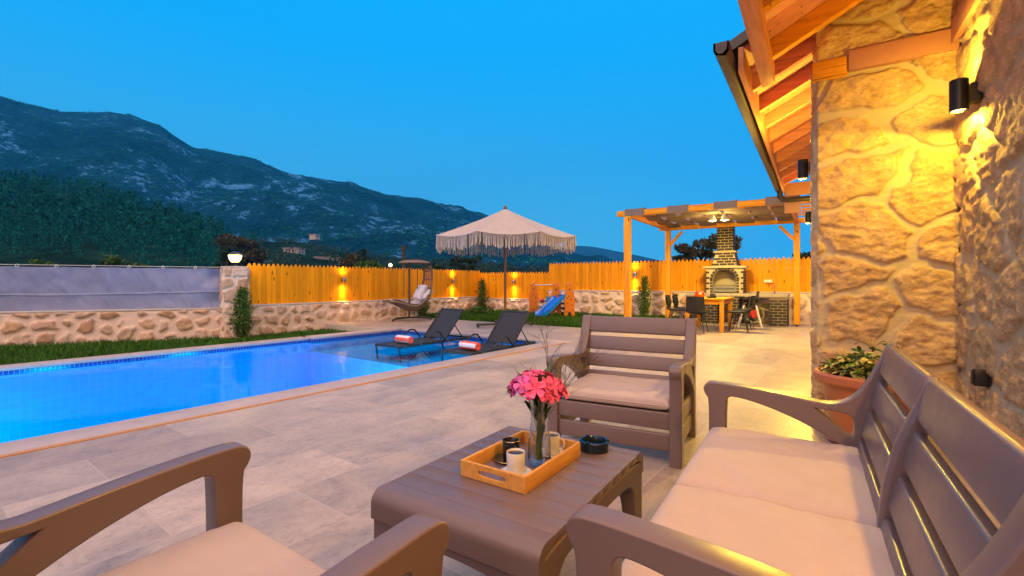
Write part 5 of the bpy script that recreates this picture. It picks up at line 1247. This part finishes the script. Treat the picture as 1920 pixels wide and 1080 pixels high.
bricks_side(mb, hw, 0.0, D, .012, .69, bw, bh, jt, sgn=1); bricks_side(mb, -hw, 0.0, D, .012, .69, bw, bh, jt, sgn=-1)
for k in range(12):
    a = pi * (k + .5) / 12; c = Vector((.345 * cos(a), -.001, .36 + .345 * sin(a))); mb.cbox(c, (.078, .024, .074), ry=-a)
for k in range(5):
    for s in (-1, 1): mb.box(min(s * .305, s * .375), max(s * .305, s * .375), -.012, .01, .012 + k * .077, .012 + k * .077 + .055)
mb.build('brick_facing', M['brick'], t, bevel=0)
MB().box(-hw - .08, hw + .08, -.08, D + .02, .70, .755).build('mantel', M['mortar'], t, bevel=.008)
def taper(name, w0, w1, z0, z1, yc, mat):
    mb = MB(); vs = [(sx * ww, yc + sy * ww, z) for z, ww in ((z0, w0), (z1, w1)) for sx, sy in ((-1, -1), (1, -1), (1, 1), (-1, 1))]
    mb.add(vs, [(0, 1, 2, 3), (4, 5, 6, 7), (0, 1, 5, 4), (1, 2, 6, 5), (2, 3, 7, 6), (3, 0, 4, 7)]); return mb.build(name, mat, t)
YC = .30; taper('chimney_hood', .33, .235, .757, 1.13, YC, M['mortar'])
mb = MB(); r = 0; z = .772
while z < 1.10:
    ww = .33 + (.235 - .33) * (z + .03 - .757) / .373
    bricks(mb, -ww, ww, YC - ww, z, z + bh, bw, bh, jt, .014) if r % 2 == 0 else bricks(mb, -ww - .1, ww, YC - ww, z, z + bh, bw, bh, jt, .014, sk=lambda a, b, c, d: a < -ww - .001)
    bricks_side(mb, ww, YC - ww, YC + ww, z, z + bh, bw, bh, jt, .014); bricks_side(mb, -ww, YC - ww, YC + ww, z, z + bh, bw, bh, jt, .014, -1); z += bh; r += 1
mb.build('brick_facing', M['brick'], t)
MB().box(-.29, .29, YC - .29, YC + .29, 1.132, 1.185).build('mantel', M['mortar'], t, bevel=.006)
MB().box(-.20, .20, YC - .20, YC + .20, 1.187, 2.25).build('chimney', M['mortar'], t)
mb = MB(); bricks(mb, -.20, .20, YC - .20, 1.20, 2.24, bw, bh, jt, .014); bricks_side(mb, .20, YC - .2, YC + .2, 1.20, 2.24, bw, bh, jt, .014); bricks_side(mb, -.20, YC - .2, YC + .2, 1.20, 2.24, bw, bh, jt, .014, -1)
mb.build('brick_facing', M['brick'], t)
MB().box(-.27, .27, .10, D - .06, .01, .03).build('fire_tray', M['grille'], t); mb = MB(); mb.box(-.29, .29, .03, .05, .03, .20)
mb.build('grille_front', M['grille'], t); mb = MB(); [mb.tube([(-.28 + .04 * k, .03, .215), (-.28 + .04 * k, .45, .215)], .005, 5) for k in range(15)]; mb.build('grill_rack', M['black'], t)
mb = MB(); [mb.lathe([(.02, 0), (.016, .01), (0, .012)], (0, 0, 0), 4) for k in range(0)]; [mb.cbox((-.23 + .046 * k, .028, .12), (.022, .006, .05)) for k in range(11)]; mb.build('grille_pattern', M['black'], t)
t = thing('counter', 'grey stone counter on black brick piers beside the barbecue', 'counter', (0, 14.05, 0))
MB().box(-3.15, -.60, 0, .86, CT - .10, CT - .002).build('countertop', M['slab'], t, bevel=.01)
for k, (xc, wd) in enumerate(((-3.0, .28), (-2.50, .36), (-1.90, .24), (-.83, .40))):
    MB().box(xc - wd / 2, xc + wd / 2, .08, .80, 0, CT - .102).build('brick_pier', M['mortar'], t)
    mb = MB(); bricks(mb, xc - wd / 2, xc + wd / 2, .08, .014, CT - .10, .20, .077, .015, .012); bricks_side(mb, xc - wd / 2, .08, .80, .014, CT - .10, .2, .077, .015, .012, -1); bricks_side(mb, xc + wd / 2, .08, .80, .014, CT - .10, .2, .077, .015, .012); mb.build('brick_facing', M['brick'], t)
t = thing('sink_tap', 'thin chrome tap on the stone counter', 'tap', (-.93, 14.35, CT)); MB().tube([(0, 0, 0), (0, 0, .20), (0, -.03, .25), (0, -.10, .25), (0, -.12, .22)], .011, 8).build('spout', M['steel'], t, smooth=True); MB().lathe([(.03, 0), (.03, .03), (.012, .04)], n=12).build('tap_base', M['steel'], t); MB().cbox((.03, 0, .05), (.05, .012, .012)).build('tap_lever', M['steel'], t)
t = thing('power_outlet', 'white double power outlet on the tall fence', 'outlet', (-1.13, 15.10, 1.19)); MB().box(-.10, .10, -.045, .06, -.045, .045).build('outlet_plate', M['white'], t, bevel=.008); mb = MB(); [mb.lathe([(.028, 0), (.0, .001)], (0, 0, 0), 12) for k in range(0)]; [mb.cbox((s * .045, -.047, 0), (.05, .006, .05)) for s in (-1, 1)]; mb.build('socket', M['ceramic_w'], t)
t = thing('hose_reel', 'grey hose reel with red hub under the counter', 'hose reel', (-1.42, 14.45, 0))
mb = MB(); [mb.tube([(.24 * cos(k * pi / 12), yy, .30 + .24 * sin(k * pi / 12)) for k in range(25)], .022, 7, caps=False) for yy in (-.09, -.05, -.01, .03)]; mb.build('hose', M['hose'], t, smooth=True)
mb = MB(); mb.tube([(0, -.14, .30), (0, .08, .30)], .11, 16); mb.build('hub', M['red'], t); mb = MB(); [mb.tube([(s * .20, yy, 0), (0, yy, .30), (0, yy, .62)], .012, 6) for s in (-1, 1) for yy in (-.13, .07)]; mb.build('reel_frame', M['black'], t)
MB().tube([(.05, -.05, .56), (.25, -.1, .42), (.42, -.1, .38), (.62, -.05, .37)], .016, 7).build('loose_hose', M['hose'], t, smooth=True)

# ------------------------------------------------------------------ dining set
t = thing('dining_table', 'orange pine dining table laid under the pergola', 'table', (-2.22, 12.45, 0)); a, b = .46, .72
mb = MB(); [mb.box(-a, a, -b + k * .18 + .001, -b + (k + 1) * .18 - .001, .745, .78) for k in range(8)]; mb.build('tabletop', M['timber_x'], t, bevel=.003)
for sx in (-1, 1):
    for sy in (-1, 1): MB().box(sx * .38 - .045, sx * .38 + .045, sy * .63 - .045, sy * .63 + .045, 0, .743).build('leg', M['timber'], t, bevel=.005)
mb = MB(); [mb.box(-.335, .335, sy * .63 - .015, sy * .63 + .015, .64, .742) for sy in (-1, 1)]; mb.build('apron', M['timber_x'], t); mb = MB(); [mb.box(sx * .38 - .015, sx * .38 + .015, -.585, .585, .64, .742) for sx in (-1, 1)]; mb.build('apron', M['timber_y'], t)
t = thing('tabletop_plate', 'small dark serving dish on the dining table', 'dish', (-2.12, 12.2, .781)); MB().lathe([(0, 0), (.08, 0), (.13, .025), (.125, .028), (.075, .008), (0, .008)], n=20).build('dish', M['black'], t, smooth=True); MB().cbox((.02, 0, .06), (.12, .08, .1)).build('pan', M['dark_iron'], t, bevel=.02)
FB = Vector((-2.40, 12.15, .781)); t = thing('fruit_bowl', 'orange fruit bowl on the dining table', 'bowl', FB); MB().lathe([(0, 0), (.06, 0), (.12, .05), (.14, .08), (.132, .08), (.11, .05), (0, .01)], n=24).build('bowl_shell', M['orange'], t, smooth=True)
def fruit(off, r_, mat, lab, cat):
    t = thing('fruit', lab, cat, FB + Vector(off)); MB().lathe([(0, -r_)] + [(r_ * cos(a), r_ * sin(a)) for a in [pi * (k / 8 - .5) for k in range(1, 8)]] + [(0, r_ * .9)], n=14).build('flesh', mat, t, smooth=True); MB().tube([(0, 0, r_ * .85), (.004, 0, r_ * 1.15)], .004, 5).build('stalk', M['bark'], t)
fruit((-.03, -.02, .115), .062, M['red'], 'big red fruit heaped on the orange bowl, left one', 'fruit'); fruit((.06, .02, .105), .05, M['red'], 'smaller red fruit in the orange bowl, right one', 'fruit'); fruit((.03, -.06, .085), .04, M['leaf_yellow'], 'yellow fruit at the front of the orange bowl', 'fruit')
def dining_chair(x, y, rz, label):
    t = thing('dining_chair', label, 'chair', (x, y, 0), rz, 'black dining chairs')
    # seat facing -y ; shell bends up into the backrest at +y
    pr = [(-.22, .455), (-.18, .45), (0, .435), (.14, .445), (.20, .50), (.235, .62), (.26, .75), (.27, .83)]
    vs = []; n = len(pr)
    for off in (0, .014):
        for yy, zz in pr:
            wd = .215 if zz < .6 else .205 - .05 * (zz - .6)
            for k in range(7): u = -1 + k / 3; vs.append((u * wd, yy - off * (zz > .5) - .05 * u * u * (zz > .52), zz - off * (zz <= .5) + .035 * u * u * (zz < .5)))
    fs = []
    for L in (0, 1):
        for i in range(n - 1):
            for k in range(6): a_ = L * n * 7 + i * 7 + k; fs.append((a_, a_ + 1, a_ + 8, a_ + 7) if L else (a_ + 7, a_ + 8, a_ + 1, a_))
    MB().add(vs, fs).build('seat_shell', M['black'], t, smooth=True, recalc=False)
    o = cushion_mesh(.36, .36, .04, 2).build('seat_pad', M['sling'], t, smooth=True, recalc=False); o.location = (0, -.02, .468)
    mb = MB(); [mb.cbox((-.15 + .06 * k, .222 + .0, .69), (.045, .02, .20), rx=R(-9)) for k in range(6)]; mb.build('back_pad', M['sling'], t, bevel=.008)
    for sx in (-1, 1):
        for sy in (-1, 1):
            MB().tube([(sx * .12, sy * .12, .44), (sx * .19, sy * .20, .02), (sx * .20, sy * .22, 0)], .009, 6).build('leg', M['black'], t)
    mb = MB()
    for sx in (-1, 1): mb.tube([(sx * .14, -.15, .30), (sx * .05, 0, .43), (sx * .14, .15, .30)], .006, 5)
    for sy in (-1, 1): mb.tube([(-.16, sy * .16, .22), (0, sy * .10, .42), (.16, sy * .16, .22)], .006, 5)
    mb.build('leg_brace', M['black'], t)
dining_chair(-2.30, 11.42, R(178), 'black dining chair with its back to the pool, at the near end of the table')
dining_chair(-2.98, 12.30, R(92), 'black dining chair on the left of the table, nearer of the two')
dining_chair(-3.00, 13.10, R(88), 'black dining chair on the left of the table, farther one by the pergola post')
dining_chair(-1.52, 12.05, R(-86), 'black quilted dining chair on the right of the table, nearer one')
dining_chair(-1.50, 12.85, R(-94), 'black dining chair on the right of the table, farther one beside the high chair')
t = thing('high_chair', 'black seated child high chair on splayed white legs', 'high chair', (-1.43, 13.45, 0), R(-80))
for sx in (-1, 1):
    for sy in (-1, 1): MB().tube([(sx * .13, sy * .13, .60), (sx * .25, sy * .27, 0)], .015, 8).build('leg', M['white'], t)
mb = MB(); mb.cbox((0, 0, .61), (.34, .34, .04)); mb.cbox((0, .17, .78), (.34, .04, .32), rx=R(-10)); mb.build('seat', M['black'], t, bevel=.015); MB().cbox((0, -.24, .78), (.42, .24, .03)).build('tray', M['black'], t, bevel=.012)
mb = MB(); [mb.cbox((s * .18, -.02, .74), (.025, .36, .05)) for s in (-1, 1)]; mb.build('arm', M['black'], t, bevel=.006)
